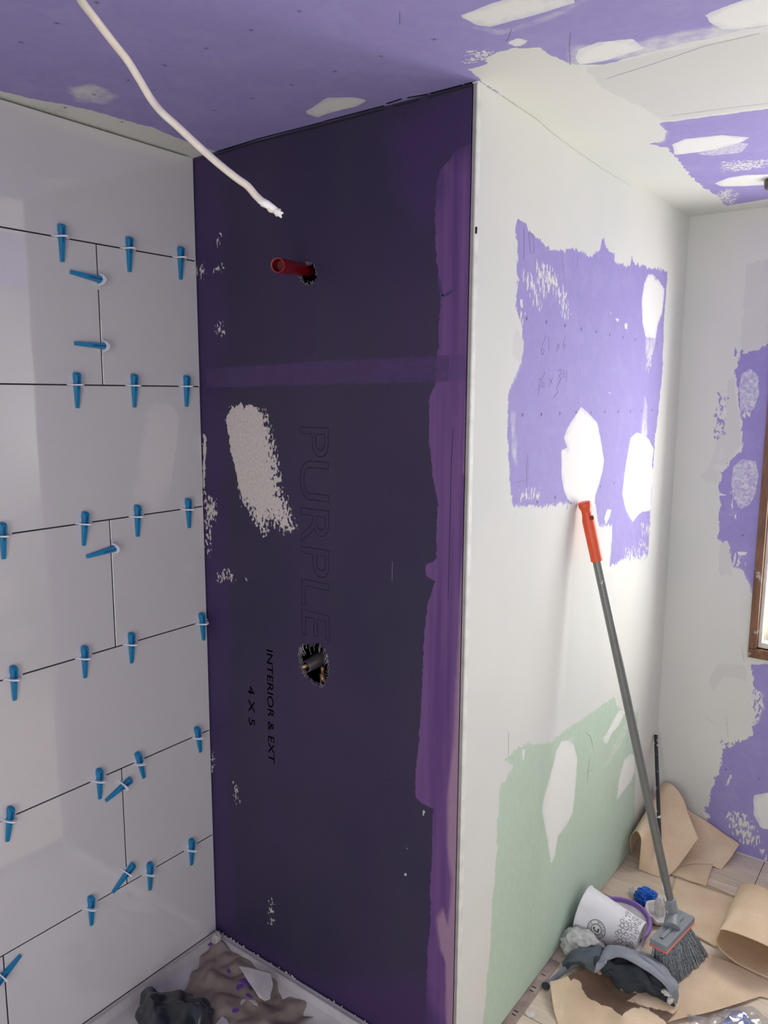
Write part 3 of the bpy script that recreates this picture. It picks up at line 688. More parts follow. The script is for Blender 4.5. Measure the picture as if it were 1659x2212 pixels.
tag(sheet('kraft_strip', k4b, kraft_mat('darker kraft edge', k=.62), 20, 4, thick=.001, floor=.001), 'narrow darker kraft edge showing along the back of the flat square sheet', 'paper', 'brown paper on the floor')
k5 = [[(1740,1990,.002), (1650,1950,.002), (1606,1932,.006), (1594,1925,.030), (1600,1912,.055), (1625,1910,.075), (1659,1924,.080), (1740,1990,.004)],
      [(1740,2050,.002), (1650,2015,.002), (1590,1993,.006), (1570,1982,.035), (1577,1965,.065), (1600,1965,.09), (1659,1985,.095), (1740,2048,.004)],
      [(1740,2150,.002), (1655,2112,.002), (1590,2080,.005), (1549,2042,.038), (1552,2018,.080), (1566,2008,.098), (1659,2044,.100), (1740,2100,.004)]]
o = sheet('kraft_roll', k5, KM, 70, 40, wr=.0015, ws=9, seed=5)
tag(o, 'large kraft paper folded over on itself with its open dark mouth facing the room', 'paper', 'brown paper on the floor')
k6 = [[(1440,2052,.006), (1500,2055,.005), (1550,2068,.006), (1598,2088,.003), (1700,2140,.002)],
      [(1380,2110,.003), (1450,2110,.004), (1530,2115,.010), (1600,2125,.004), (1680,2160,.002)],
      [(1330,2175,.003), (1420,2160,.006), (1520,2160,.008), (1590,2150,.006), (1645,2152,.004)],
      [(1300,2250,.003), (1400,2222,.006), (1470,2200,.010), (1550,2182,.012), (1640,2152,.006)]]
o = sheet('kraft_sheet', k6, KM, 60, 50, wr=.003, ws=8, seed=6)
tag(o, 'wide pinkish kraft sheet lying flat in front of the broom bristles', 'paper', 'brown paper on the floor')
k7 = [[(1186,2119,.026), (1230,2106,.045), (1285,2086,.05), (1330,2100,.03), (1400,2125,.02), (1470,2150,.012)],
      [(1190,2140,.022), (1235,2135,.030), (1290,2140,.026), (1345,2150,.03), (1400,2150,.035), (1465,2175,.02)],
      [(1196,2180,.012), (1240,2175,.018), (1300,2180,.016), (1350,2185,.032), (1400,2185,.030), (1450,2195,.02)],
      [(1205,2215,.004), (1260,2215,.008), (1320,2220,.010), (1360,2222,.02), (1410,2225,.02), (1440,2225,.01)],
      [(1215,2300,.002), (1280,2300,.003), (1340,2300,.004), (1380,2300,.004), (1430,2300,.004), (1480,2300,.003)]]
o = sheet('kraft_sheet', k7, KS, 90, 70, wr=.009, ws=9, seed=7, ridge=True, stain=[[(1240,2088),(1262,2085),(1290,2105),(1330,2110),(1395,2128),(1375,2148),(1352,2165),(1345,2195),(1320,2178),(1292,2168),(1262,2150),(1255,2125),(1240,2112),(1232,2118),(1228,2106)], [(1350,2160),(1380,2170),(1440,2185),(1470,2195),(1440,2210),(1400,2180),(1370,2176),(1345,2190)]])
tag(o, 'crumpled kraft sheet with a big dark brown wet stain, under the grey work rag', 'paper', 'brown paper on the floor')

# --- broom
M_grip = simple('orange red plastic grip', (.72, .085, .025), .38, var=.06)
M_pole = simple('grey coated steel tube', (.20, .205, .205), .32, .55, var=.06)
M_gplas = simple('grey plastic broom head', (.23, .25, .27), .45, var=.08)
M_coral = simple('coral red plastic stripe', (.72, .16, .11), .5, var=.05)
M_brist = simple('grey nylon bristles', (.30, .335, .37), .45, var=.7, nscale=260)
top = pxx(1262, 1084, W+.017); bot = pz(1455, 1982, .135)
br = thing('broom', (bot.x, bot.y, 0), 'grey-handled broom with orange grip leaning on the green and white wall', 'broom')
ax = (bot-top).normalized(); ln = (bot-top).length
gl = .155
t = MB(); t.tube([top+ax*.03, bot], .0115, 24); smooth_by_angle(t.build('handle', M_pole, br))
t = MB(); t.tube([top, top+ax*.004, top+ax*.012, top+ax*.022, top+ax*.034, top+ax*.05, top+ax*gl*.96, top+ax*gl, top+ax*(gl+.001)], [.0135,.0160,.0160,.0125,.0125,.0155,.0150,.0155,.0120], 28)
gp = t.build('grip', M_grip, br); smooth_by_angle(gp, 40)
side = (CAM-np.array(top)); side = Vector(side); side = (side-ax*side.dot(ax)).normalized(); crs = ax.cross(side)
t = MB(); hc = top+ax*.042-crs*.010+side*.006; t.tube([hc-side*.011, hc+side*.0095], [.005, .005], 14); t.build('hang_hole', simple('dark hole in the grip', (.22, .02, .008), .8), gp)
# head: long axis along the floor direction seen in the photo
c1 = pz(1421, 2040, .128); c2 = pz(1482, 1976, .128); hx = (c2-c1); hl = hx.length; hx.normalize()
hz = Vector((0, 0, 1)); hy = hz.cross(hx).normalized(); hc = (c1+c2)/2
Mh = Matrix((( hx.x, hy.x, 0, hc.x), (hx.y, hy.y, 0, hc.y), (0, 0, 1, hc.z), (0, 0, 0, 1)))
t = MB(); t.box((-hl/2, -.024, -.010), (hl/2, .022, .006), Mh); t.box((-hl/2+.02, -.005, .010), (hl/2-.02, .005, .0085), Mh); t.box((-hl/2+.005, .009, .005), (hl/2-.005, .012, .0078), Mh)
head = t.build('head_block', M_gplas, br, bevel=.003, seg=3)
t = MB(); t.box((-hl/2-.001, -.0255, -.0155), (hl/2+.001, .0235, -.010), Mh); t.build('coral_stripe', M_coral, br, bevel=.002)
sb = hc+hz*.008-hx*.004
t = MB(); t.tube([sb-hz*.004, bot+ax*(-.012), bot-ax*.055, bot-ax*.058], [.022, .0175, .0158, .0125], 24); smooth_by_angle(t.build('socket', M_gplas, br), 50)
t = MB(); rb = random.Random(4)
b1 = pz(1424, 2128, .004); b2 = pz(1462, 2118, .003); b3 = pz(1519, 2055, .006)
for i in range(900):
    u = rb.random(); w_ = rb.uniform(-1, 1)
    root = hc+hx*((u-.5)*hl*.93)+hy*w_*.015-hz*.018
    tip = b1.lerp(b3, u) if True else b2
    tip = b1*(1-u)**2+b2*2*u*(1-u)*1.0+b3*u*u
    tip = tip+hy*w_*.022+Vector((rb.gauss(0, .0015), rb.gauss(0, .0015), abs(rb.gauss(0, .003))))
    mid = root.lerp(tip, .5)+Vector((rb.gauss(0, .0015), rb.gauss(0, .0015), 0))
    d = Vector((rb.gauss(0, 1), rb.gauss(0, 1), 0)).normalized()*rb.uniform(.0012, .0019); e = Vector((-d.y, d.x, 0))
    for dd_ in (d, e):
        t.add([root-dd_, root+dd_, mid+dd_, mid-dd_, tip+dd_*.6, tip-dd_*.6], [(0,1,2,3), (3,2,4,5)])
tag(t.build('bristles', M_brist, br), kind='stuff')
M_plaster = simple('dried joint compound', (.66, .64, .60), .85, var=.12, nscale=60, bump=.5, dist=.002)
t = MB(); rp = random.Random(9)
for a, b, r in [((1422,1898), (1426,1925), .004), ((1424,1925), (1430,1960), .006), ((1429,1950), (1436,1996), .007), ((1436,1985),(1440,2006),.006)]:
    p, q = [bot+(top-bot)*((1982-v[1])/898.) for v in (a, b)]
    off = -Vector(CR)*.0118+Vector(-CF)*.003
    t.tube([p+off*.9, p.lerp(q, .3)+off, p.lerp(q, .7)+off*1.04, q+off*.9], [.001, r*.6, r*.7, .002], 8)
o = t.build('compound_smear', M_plaster, br, smooth=True)
t = MB()
p = top+ax*.205; off = side*.0112
t.tube([p+off-crs*.004, p+off+ax*.01, p+off+crs*.004+ax*.004], [.0008, .0018, .0008], 6); t.build('compound_speck', M_plaster, br)

# --- black rod in the corner
rt0 = pxx(1416.5, 1588, W+.0075); rt1 = pyy(1426.5, 1858, 1.055)
M_rod = NT('black bar with white splashes'); f = M_rod.noise(60, 4); M_rod.color(M_rod.mix(M_rod.rng(f, .60, .64), (.018, .019, .024), (.62, .62, .60))); M_rod.set(Roughness=.4); M_rod = M_rod.mat
t = MB(); t.tube([rt0, rt1+Vector((0, 0, .001))], .0062, 14)
o = t.build('black_rod', M_rod); smooth_by_angle(o); tag(o, 'slim black metal rod spotted with white leaning in the corner behind the broom handle', 'rod')

# --- paper cup on its side
rimc = pz(1261, 1966, .070); basec = pz(1384, 2031, .050)
cup = thing('paper_cup', (rimc.x, rimc.y, 0), 'large white printed paper cup lying on its side against the green board', 'cup')
caxis = (basec-rimc).normalized(); cl = (basec-rimc).length; rr, rb_ = .068, .048
ca = Vector((0, 0, 1)); ca = (ca-caxis*ca.dot(caxis)).normalized(); cb = caxis.cross(ca)
Mc = Matrix(((ca.x, cb.x, caxis.x, rimc.x), (ca.y, cb.y, caxis.y, rimc.y), (ca.z, cb.z, caxis.z, rimc.z), (0, 0, 0, 1)))
M_cup = simple('white paper cup', (.74, .73, .75), .55, var=.03)
M_cink = simple('black cup print', (.035, .035, .045), .6)
t = MB(); t.lathe([(rr-.002, 0), (rr, 0), (rb_, cl), (rb_-.002, cl), (rb_-.002, cl-.008), (.0005, cl-.008), (.0005, cl-.010), (rb_-.004, cl-.012), (rr-.003, .004), (rr-.002, 0)], Mc, 56)
smooth_by_angle(t.build('cup_body', M_cup, cup), 40)
t = MB(); t.tube([Mc @ Vector((rr*math.cos(a), rr*math.sin(a), 0)) for a in np.linspace(0, 2*math.pi, 49)], .0028, 10, cap=False); t.build('rolled_rim', M_cup, cup, smooth=True)
def cupP(phi, s, h=.0006):
    r = rr+(rb_-rr)*s+h; return Mc @ Vector((r*math.cos(phi), r*math.sin(phi), s*cl))
# find the angle facing the camera
best = max(np.linspace(0, 2*math.pi, 240), key=lambda a: ((cupP(a, .5)-(rimc+caxis*cl*.5)).normalized()).dot((Vector(CAM)-rimc).normalized()))
sgn = 1 if (cupP(best+.3, .5).z < cupP(best, .5).z) else -1     # positive phi offset = downwards
t = MB()
def cstroke(pts, w=.0011):
    P = [cupP(best+sgn*a, s) for a, s in pts]
    Pn = [cupP(best+sgn*a, s, .0012) for a, s in pts]
    for i in range(len(P)-1):
        d = (P[i+1]-P[i]); 
        if d.length < 1e-7: continue
        n = (Pn[i]-P[i]).normalized(); e = d.normalized().cross(n)*w/2
        t.add([P[i]-e, P[i+1]-e, P[i+1]+e, P[i]+e], [(0, 1, 2, 3)])
def cring(a0, s0, r, w=.0011, n=28, f=1., k0=0, k1=1):
    cstroke([(a0+r*math.cos(2*math.pi*(k0+(k1-k0)*k/n))/.058*f, s0+r*math.sin(2*math.pi*(k0+(k1-k0)*k/n))/cl) for k in range(n+1)], w)
EA, ES = .50, .36
cring(EA, ES, .024, .0016); cring(EA, ES, .0145, .0012); cring(EA, ES, .0128, .0008)
cstroke([(EA-.08, ES-.03), (EA-.02, ES-.05), (EA+.05, ES-.03), (EA+.10, ES+.02), (EA+.05, ES+.04), (EA-.02, ES+.02), (EA-.08, ES+.045)], .0034)
FONT5 = {'C':[[(3,0),(0,0),(0,4),(3,4)]],'H':[[(0,0),(0,4)],[(3,0),(3,4)],[(0,2),(3,2)]],'I':[[(1.5,0),(1.5,4)]],'P':[[(0,0),(0,4),(3,4),(3,2),(0,2)]],'O':[[(0,0),(3,0),(3,4),(0,4),(0,0)]],'T':[[(0,4),(3,4)],[(1.5,4),(1.5,0)]],'L':[[(0,4),(0,0),(3,0)]],'E':[[(3,0),(0,0),(0,4),(3,4)],[(0,2),(2.5,2)]],'M':[[(0,0),(0,4),(1.5,2),(3,4),(3,0)]],'X':[[(0,0),(3,4)],[(0,4),(3,0)]],'A':[[(0,0),(1.5,4),(3,0)],[(.7,1.6),(2.3,1.6)]],'N':[[(0,0),(0,4),(3,0),(3,4)]],'G':[[(3,3.3),(3,4),(0,4),(0,0),(3,0),(3,2),(1.8,2)]],'R':[[(0,0),(0,4),(3,4),(3,2),(0,2)],[(1,2),(3,0)]],' ':[],'.':[[(1.2,2),(1.8,2)]]}
txt = 'CHIPOTLE . MEXICAN GRILL . '; sz = .00105
for k, ch in enumerate(txt):
    th = -2.6+2*math.pi*k/len(txt)
    for st in FONT5[ch]:
        pts = []
        for x, y in st:
            r = .0172+y*sz; a = th+(x-1.5)*sz/.0192
            pts.append((EA-(r*math.cos(a))/.058, ES+(r*math.sin(a))/cl))
        cstroke(pts, .0007)
t.build('round_emblem', M_cink, cup); t = MB()
rc = random.Random(12)
for i in range(58):
    s0 = .66+.30*((i*.618) % 1)+rc.uniform(-.01, .01); a0 = -1.15+2.3*(i/57.); s0 = min(max(s0, .68), .96); kind = rc.random()
    if kind < .4: cring(a0, s0, rc.uniform(.0035, .0065), .001)
    elif kind < .7: cring(a0, s0, rc.uniform(.003, .006), .001, 16, .7, rc.uniform(0, .3), rc.uniform(.6, .9))
    else:
        b = rc.uniform(0, 3); l_ = rc.uniform(.02, .05); cstroke([(a0, s0), (a0+l_*math.cos(b), s0+l_*math.sin(b)), (a0+l_*1.4*math.cos(b+.5), s0+l_*1.2*math.sin(b+.5))], .0014)
t.build('print_pattern', M_cink, cup)

# --- purple lid behind the cup
M_lid = simple('translucent purple plastic', (.30, .16, .52), .3, var=.08); M_lidin = simple('dusty clear plastic', (.55, .52, .56), .35, var=.2, nscale=25)
lc = pz(1332, 2008, .0)+Vector((.0, .012, .012)); lid = thing('bucket_lid', (lc.x, lc.y, 0), 'round purple-rimmed plastic lid lying on the floor behind the paper cup', 'lid')
tilt = Matrix.Translation(lc) @ Euler((math.radians(8), math.radians(-4), 0)).to_matrix().to_4x4()
t = MB(); t.lathe([(.082, .004), (.090, .002), (.094, .008), (.092, .015), (.086, .016), (.081, .009), (.082, .004)], tilt, 64); smooth_by_angle(t.build('lid_rim', M_lid, lid), 50)
t = MB(); t.lathe([(.0002, .004), (.060, .005), (.083, .007), (.083, .004), (.0002, .002)], tilt, 64); t.build('lid_centre', M_lidin, lid, smooth=True)

def blob(name, c0, rad, mat, seed=0, amp=.35, freq=1.6, sub=4, squash=1., parent=None, sharp=False, floor=.0008, ridged=True):
    bm = bmesh.new(); bmesh.ops.create_icosphere(bm, subdivisions=sub, radius=1.0)
    off = Vector((seed*3.7, seed*1.3, seed*5.1)); rad = Vector(rad)
    for v in bm.verts:
        d = v.co.normalized(); k = mnoise.noise(d*freq+off); k2 = mnoise.noise(d*freq*2.4+off)
        m = (1-abs(k)*2.2)*.5+(.5-abs(k2)*1.6)*.45 if ridged else k+.4*k2
        s_ = 1+amp*m; v.co = Vector((d.x*rad.x, d.y*rad.y, d.z*rad.z*squash))*s_+Vector(c0); v.co.z = max(v.co.z, floor)
    me = bpy.data.meshes.new(name); bm.to_mesh(me); bm.free(); me.materials.append(mat)
    o = link(bpy.data.objects.new(name, me)); 
    if not sharp: me.polygons.foreach_set('use_smooth', [True]*len(me.polygons))
    setp(o, parent); return o
# --- blue crumpled nitrile glove with its pale cuff
M_glove = simple('blue nitrile', (.012, .13, .58), .38, var=.35, nscale=45)
M_cuff = simple('pale plastic scrap', (.60, .56, .54), .4)
g0 = pz(1398, 1942, .018)
o = blob('crumpled_glove', g0, (.026, .020, .022), M_glove, 3, .95, 2.1, 5, sharp=False)
tag(o, 'crumpled bright blue nitrile glove on the floorboards beside the broom handle', 'glove')
o = sheet('plastic_scrap', [[(1358,1920,.012), (1368,1915,.020)], [(1362,1936,.004), (1372,1932,.016)], [(1372,1944,.003), (1382,1938,.010)]], M_cuff, 12, 12, wr=.003, ws=60, thick=.0008, seed=2)
tag(o, 'small curled whitish plastic scrap on the floor left of the blue glove', 'scrap')
# --- plaster lumps
pan = thing('compound_dish', tuple(pz(1412, 1985, 0)), 'cream dried-compound dish stuck to the floor between blue glove and broom head', 'plaster')
pc_ = pz(1414, 1984, .0)
t = MB(); Mp = Matrix.Translation(pc_) @ Euler((math.radians(10), math.radians(14), .4)).to_matrix().to_4x4()
t.lathe([(.001, .010), (.020, .012), (.032, .024), (.036, .030), (.040, .028), (.038, .014), (.030, .002), (.001, .001)], Mp, 36)
o = t.build('dish_shell', M_plaster, pan, smooth=True)
for v in o.data.vertices: v.co += Vector((1, 1, .6))*(.006*mnoise.noise(v.co*45)); v.co.z = max(v.co.z, .001)
blob('compound_peak', pc_+Vector((.008, .012, .030)), (.012, .010, .034), M_plaster, 5, .4, 1.8, 4, parent=pan)
M_clear = simple('milky crumpled plastic', (.50, .50, .485), .3, var=.2, nscale=35, bump=.3)
o = blob('crumpled_plastic', pz(1258, 2042, .034), (.050, .046, .034), M_clear, 8, .42, 1.5, 5)
tag(o, 'crumpled milky plastic lump wedged between the paper cup and the grey rag', 'plastic')

# --- work rag
def cloth_mat(name, a, b, stains=True):
    t = NT(name); f = t.noise(350, 2); g_ = t.noise(14, 4)
    col = t.mix(t.rng(g_, .35, .65), a, b); col = t.mix(t.rng(f, .35, .65, 0, .3), col, tuple(c_*.6 for c_ in a))
    if stains: col = t.mix(t.rng(t.noise(24, 5), .66, .70, 0, .85), col, (.52, .52, .49))
    t.color(col); t.set(Roughness=.9); t.bump(f, .4, .0008); return t.mat
RD = cloth_mat('dark blue grey cloth', (.022, .029, .038), (.048, .058, .070)); RL = cloth_mat('pale grey fleece lining', (.23, .25, .29), (.33, .35, .39)); RB = cloth_mat('faded blue grey cloth', (.065, .085, .105), (.11, .13, .155), False)
rag = thing('work_rag', tuple(pz(1340, 2130, 0)), 'heaped grey and dark blue work rag with dried compound spots, lying on brown paper', 'rag')
def rs(n, rows, m, seed, wr=.007, ws=22, th=.004, nu=60, nv=36): return sheet(n, rows, m, nu, nv, thick=th, wr=wr*(2.0 if n.startswith('dark') else 1.5), ws=ws*1.25, seed=seed, parent=rag, floor=.003, ridge=n.startswith('dark'))
rs('dark_fold', [[(1218,2070,.045), (1260,2050,.075), (1310,2052,.080), (1345,2050,.08), (1400,2075,.07), (1440,2110,.055)],
          [(1222,2085,.055), (1265,2068,.085), (1310,2072,.095), (1350,2075,.095), (1405,2100,.085), (1450,2130,.06)],
          [(1265,2085,.055), (1285,2090,.07), (1305,2098,.075), (1345,2105,.075), (1395,2130,.065), (1445,2158,.04)],
          [(1275,2095,.04), (1290,2105,.045), (1318,2122,.035), (1350,2145,.02), (1395,2155,.02), (1430,2170,.012)]], RD, 1, .010, 18)
rs('left_fold', [[(1212,2078,.030), (1235,2056,.065), (1268,2048,.078), (1300,2048,.08)],
          [(1216,2088,.035), (1240,2070,.075), (1270,2064,.088), (1298,2066,.09)],
          [(1250,2082,.055), (1265,2080,.072), (1282,2084,.078), (1296,2082,.080)],
          [(1262,2086,.045), (1275,2096,.055), (1284,2104,.055), (1296,2092,.06)]], RB, 2, .006, 20)
rs('pale_tail', [[(1178,2122,.010), (1205,2100,.022), (1235,2078,.045), (1262,2072,.060), (1276,2086,.055)],
          [(1182,2130,.006), (1210,2112,.012), (1238,2092,.030), (1262,2082,.048), (1274,2090,.050)]], RL, 3, .002, 20, .0035, 40, 10)
t = MB(); tp_ = [pz(1176, 2128, .008), pz(1180, 2132, .008), pz(1184, 2134, .008)]
o = blob('dark_tail_tip', pz(1179, 2130, .007), (.010, .009, .007), RD, 2, .3, 2, 3, parent=rag)
rs('pale_band', [[(1302,2052,.078), (1318,2043,.092), (1345,2046,.095), (1380,2058,.088), (1420,2085,.080), (1455,2120,.055), (1466,2150,.030)],
          [(1296,2070,.088), (1318,2056,.104), (1350,2060,.108), (1385,2078,.100), (1425,2105,.092), (1452,2135,.065), (1462,2165,.030)],
          [(1288,2088,.085), (1306,2074,.100), (1342,2068,.106), (1380,2086,.098), (1418,2112,.088), (1442,2138,.062), (1458,2172,.020)]], RL, 4, .003, 26, .005, 80, 20)
rs('pale_tongue', [[(1290,2080,.094), (1300,2078,.098), (1312,2070,.104)], [(1286,2090,.088), (1296,2092,.088), (1308,2082,.098)], [(1284,2101,.075), (1290,2098,.078), (1300,2090,.088)]], RL, 5, .001, 26, .004, 14, 14)
rs('back_roll', [[(1372,2056,.060), (1400,2064,.070), (1435,2090,.060), (1462,2125,.045)], [(1370,2062,.088), (1400,2072,.098), (1432,2098,.088), (1462,2135,.06)], [(1380,2075,.080), (1405,2085,.092), (1430,2110,.082), (1455,2145,.05)]], RL, 6, .005, 30, .008, 40, 20)
rs('dark_cuff', [[(1420,2130,.050), (1440,2128,.058), (1456,2140,.045), (1462,2165,.022)], [(1418,2148,.040), (1436,2140,.052), (1448,2150,.045), (1456,2172,.020)], [(1422,2162,.015), (1434,2172,.010), (1446,2178,.008), (1458,2180,.008)]], RD, 7, .004, 34, .006, 40, 30)
blob('compound_clot', pz(1440, 2143, .052), (.010, .008, .004), M_plaster, 11, .9, 2.2, 4, parent=rag)
blob('compound_clot', pz(1448, 2160, .040), (.006, .010, .006), M_cuff, 13, .8, 2.2, 3, parent=rag)

# --- zip bag at the lower right
bag = thing('clear_plastic_bag', tuple(pz(1580, 2200, 0)), 'crinkled clear plastic bag with blue and white print at the bottom right corner', 'bag')
def film_mat():
    t = NT('clear crinkled film'); tr = t.n('ShaderNodeBsdfTransparent'); gl = t.n('ShaderNodeBsdfGlossy'); gl.inputs['Roughness'].default_value = .12
    lw = t.n('ShaderNodeLayerWeight'); lw.inputs[0].default_value = .25; df = t.n('ShaderNodeBsdfDiffuse'); df.inputs[0].default_value = (.75, .77, .82, 1)
    m0 = t.n('ShaderNodeMixShader'); m0.inputs[0].default_value = .22; t.l(gl.outputs[0], m0.inputs[1]); t.l(df.outputs[0], m0.inputs[2])
    mx = t.n('ShaderNodeMixShader'); f = t.m('ADD', t.m('MULTIPLY', lw.outputs['Fresnel'], .55), .05); t.l(f, mx.inputs[0]); t.l(tr.outputs[0], mx.inputs[1]); t.l(m0.outputs[0], mx.inputs[2])
    t.l(mx.outputs[0], t.t.nodes['Material Output'].inputs['Surface']); return t.mat
FL = film_mat()
sheet('film', [[(1483,2190,.012), (1520,2192,.018), (1570,2180,.020), (1620,2170,.020), (1665,2200,.012)],
      [(1490,2215,.020), (1540,2205,.030), (1585,2190,.034), (1630,2190,.034), (1690,2225,.016)],
      [(1500,2250,.016), (1550,2240,.030), (1600,2235,.034), (1650,2240,.030), (1700,2260,.010)]], FL, 70, 50, thick=.0006, wr=.010, ws=20, seed=9, parent=bag, ridge=True)
M_blue = simple('blue printed card', (.012, .05, .30), .35, var=.1); M_sky = simple('bright blue print', (.02, .20, .70), .35); M_wp = simple('white print', (.75, .77, .80), .5)
sheet('card', [[(1582,2184,.010), (1600,2184,.010), (1622,2203,.010)], [(1560,2208,.010), (1590,2212,.010), (1635,2220,.010)], [(1520,2222,.008), (1590,2240,.008), (1660,2250,.008)]], M_blue, 20, 20, thick=.0016, parent=bag)
def pstroke(name, pts, w, mat, h, parent):
    t = MB(); P = [pz(x, y, h) for x, y in pts]
    for a, b in zip(P[:-1], P[1:]):
        d = (b-a).normalized(); n = Vector((-d.y, d.x, 0))*w/2; t.add([a-n, b-n, b+n, a+n], [(0, 1, 2, 3)])
    return t.build(name, mat, parent)
pstroke('blue_ring', [(1596+9*math.cos(a), 2196+6*math.sin(a)) for a in np.linspace(0, 6.28, 24)], .0025, M_sky, .0125, bag)
pstroke('blue_stripe', [(1603,2190), (1615,2205), (1628,2225)], .005, M_sky, .0125, bag)
t = MB(); rq = random.Random(6)
for i in range(9):
    a = pz(1562+i*3.4, 2211-i*1.2, .0122); b = pz(1562+i*3.4+5, 2211-i*1.2+7, .0122); n = Vector((.0012, 0, 0)); t.add([a-n, b-n, b+n, a+n], [(0, 1, 2, 3)])
for i in range(4):
    a = pz(1583+i*2.6, 2193+i*.6, .0122); b = a+Vector((.006, -.008, 0)); n = Vector((.0010, .0005, 0)); t.add([a-n, b-n, b+n, a+n], [(0, 1, 2, 3)])
t.build('white_print', M_wp, bag)
# paint flake and small debris
def flake(name, cpx, pts, h, mat, label, cat, group=None, th=.0012):
    t = MB(); P = [pz(cpx[0]+x, cpx[1]+y, h) for x, y in pts]; n = len(P)
    t.add(P+[p+Vector((0, 0, th)) for p in P], [tuple(range(n))[::-1], tuple(range(n, 2*n))]+[(i, (i+1) % n, n+(i+1) % n, n+i) for i in range(n)])
    o = t.build(name, mat); return tag(o, label, cat, group)
flake('compound_flake', (1145, 2191), [(-11,-9), (-6,-6), (-1,-7), (6,-8), (11,-8), (11,0), (9,6), (2,8), (-4,6), (-9,0)], .0005, M_plaster, 'flat white compound flake on the bare boards near the bottom edge', 'flake')

# ------------------------------------------------------------------ shower pan and what lies in it
def pan_mat():
    t = NT('grimy white acrylic'); g_ = t.noise(12, 4); col = t.mix(t.rng(g_, .35, .7), (.50, .475, .50), (.40, .365, .38)); t.color(col); t.set(Roughness=.35); return t.mat
PNM = pan_mat()
prof = [(.0, .006), (.0, .034), (.004, .036), (.012, .034), (.0145, .037), (.018, .036), (.026, .020), (.055, .004), (.075, .0015)]
x0p, x1p, y0p, y1p = TX+.0005, W-.012, -1.35, -.0035
t = MB(); n = len(prof)
ringpts = []
for d, z in prof: ringpts += [(x0p+d, y0p+d, z), (x1p-d, y0p+d, z), (x1p-d, y1p-d, z), (x0p+d, y1p-d, z)]
fs = []
for i in range(n-1):
    for k in range(4): fs.append((i*4+k, i*4+(k+1) % 4, (i+1)*4+(k+1) % 4, (i+1)*4+k))
fs.append(tuple((n-1)*4+k for k in range(4))); t.add(ringpts, fs)
o = t.build('shower_pan', PNM); smooth_by_angle(o, 30)
tag(o, 'low white shower pan with a raised lip filling the alcove floor', 'shower pan')
KD = simple('dusty brown dust sheet cloth', (.23, .185, .165), .9, var=.15, nscale=20, bump=.3, dist=.002)
o = sheet('dust_sheet', [[(452,2032,.030), (470,2030,.038), (492,2045,.034), (540,2075,.030), (600,2110,.026), (690,2190,.012)],
   [(432,2058,.012), (460,2052,.030), (500,2075,.030), (550,2105,.024), (610,2140,.018), (660,2205,.010)],
   [(414,2100,.012), (455,2105,.035), (500,2125,.022), (550,2150,.026), (600,2175,.012), (640,2220,.012)],
   [(405,2128,.010), (440,2135,.014), (490,2155,.030), (540,2175,.018), (580,2200,.026), (620,2235,.010)],
   [(380,2160,.006), (430,2170,.012), (470,2190,.018), (520,2205,.020), (560,2225,.020), (600,2250,.008)],
   [(330,2230,.003), (400,2240,.006), (450,2250,.008), (500,2260,.010), (550,2270,.010), (600,2280,.006)]], KD, 110, 90, thick=.0025, wr=.013, ws=15, seed=12, ridge=True, floor=.004)
tag(o, 'rumpled brown dust sheet with purple paint flecks, spread in the shower pan', 'sheet')
M_wp2 = simple('greyish white paper', (.50, .47, .50), .7, nscale=50, var=.06)
o = sheet('torn_paper', [[(515,2085,.050), (545,2092,.052), (585,2103,.050)], [(530,2110,.048), (556,2116,.050), (590,2128,.046)], [(550,2140,.044), (562,2145,.046), (585,2145,.044)], [(560,2155,.042), (572,2160,.043), (584,2156,.042)]], M_wp2, 30, 30, thick=.0014, wr=.003, ws=20, seed=14, floor=.004)
tag(o, 'pale torn paper tongue lying on the dust sheet against the pan edge', 'paper')
M_chip = simple('purple paint chip', (.14, .055, .32), .5)
chips = [((528,2122), [(-14,-4),(-2,-8),(8,-6),(14,4),(10,12),(4,4),(-4,2)], 'purple paint chip, biggest, beside the pale torn paper'), ((518,2132), [(-8,2),(-3,-5),(6,-5),(7,2),(0,4),(-5,8)], 'purple paint chip just left of the biggest chip'),
         ((494,2098), [(-4,-3),(1,-5),(4,2),(2,5),(-3,3)], 'small purple paint chip highest on the dust sheet'), ((538,2152), [(-8,-4),(0,-5),(8,2),(6,5),(-2,3)], 'narrow purple paint chip right below the biggest chip'),
         ((507,2182), [(-9,-8),(-2,-3),(10,0),(4,6),(-4,6)], 'arrow-shaped purple paint chip low on the dust sheet'), ((455,2038), [(-9,0),(-2,-4),(8,-3),(6,3),(-4,5)], 'purple paint chip at the back corner of the pan')]
dgm = bpy.context.evaluated_depsgraph_get(); bpy.context.view_layer.update()
def drop(x, y, default):
    d = Vector(CF+CR*(x-829.5)/FPX-CU*(y-1106)/FPX).normalized()
    hit, loc, nrm, idx, ob, m = scene.ray_cast(bpy.context.evaluated_depsgraph_get(), Vector(CAM), d)
    return loc.z if hit else default
for c_, p_, lb in chips:
    h = drop(c_[0], c_[1], .03)
    flake('paint_chip', c_, p_, h+.001, M_chip, lb, 'paint chip', 'purple paint chips in the shower pan', .0015)
for c_, p_, lb in [((480,2206), [(-14,8),(0,-10),(10,-2),(16,10)], 'grey-white cardboard scrap at the bottom edge of the pan'), ((525,2165), [(-6,4),(-3,-4),(4,-6),(6,-4),(0,2),(-3,6)], 'curled beige shaving on the dust sheet left'), ((548,2166), [(-10,-5),(2,-4),(10,4),(9,7),(0,4)], 'flat beige shaving on the dust sheet right')]:
    flake('debris_scrap', c_, p_, drop(c_[0], c_[1], .03)+.0015, M_wp2, lb, 'scrap', th=.002)
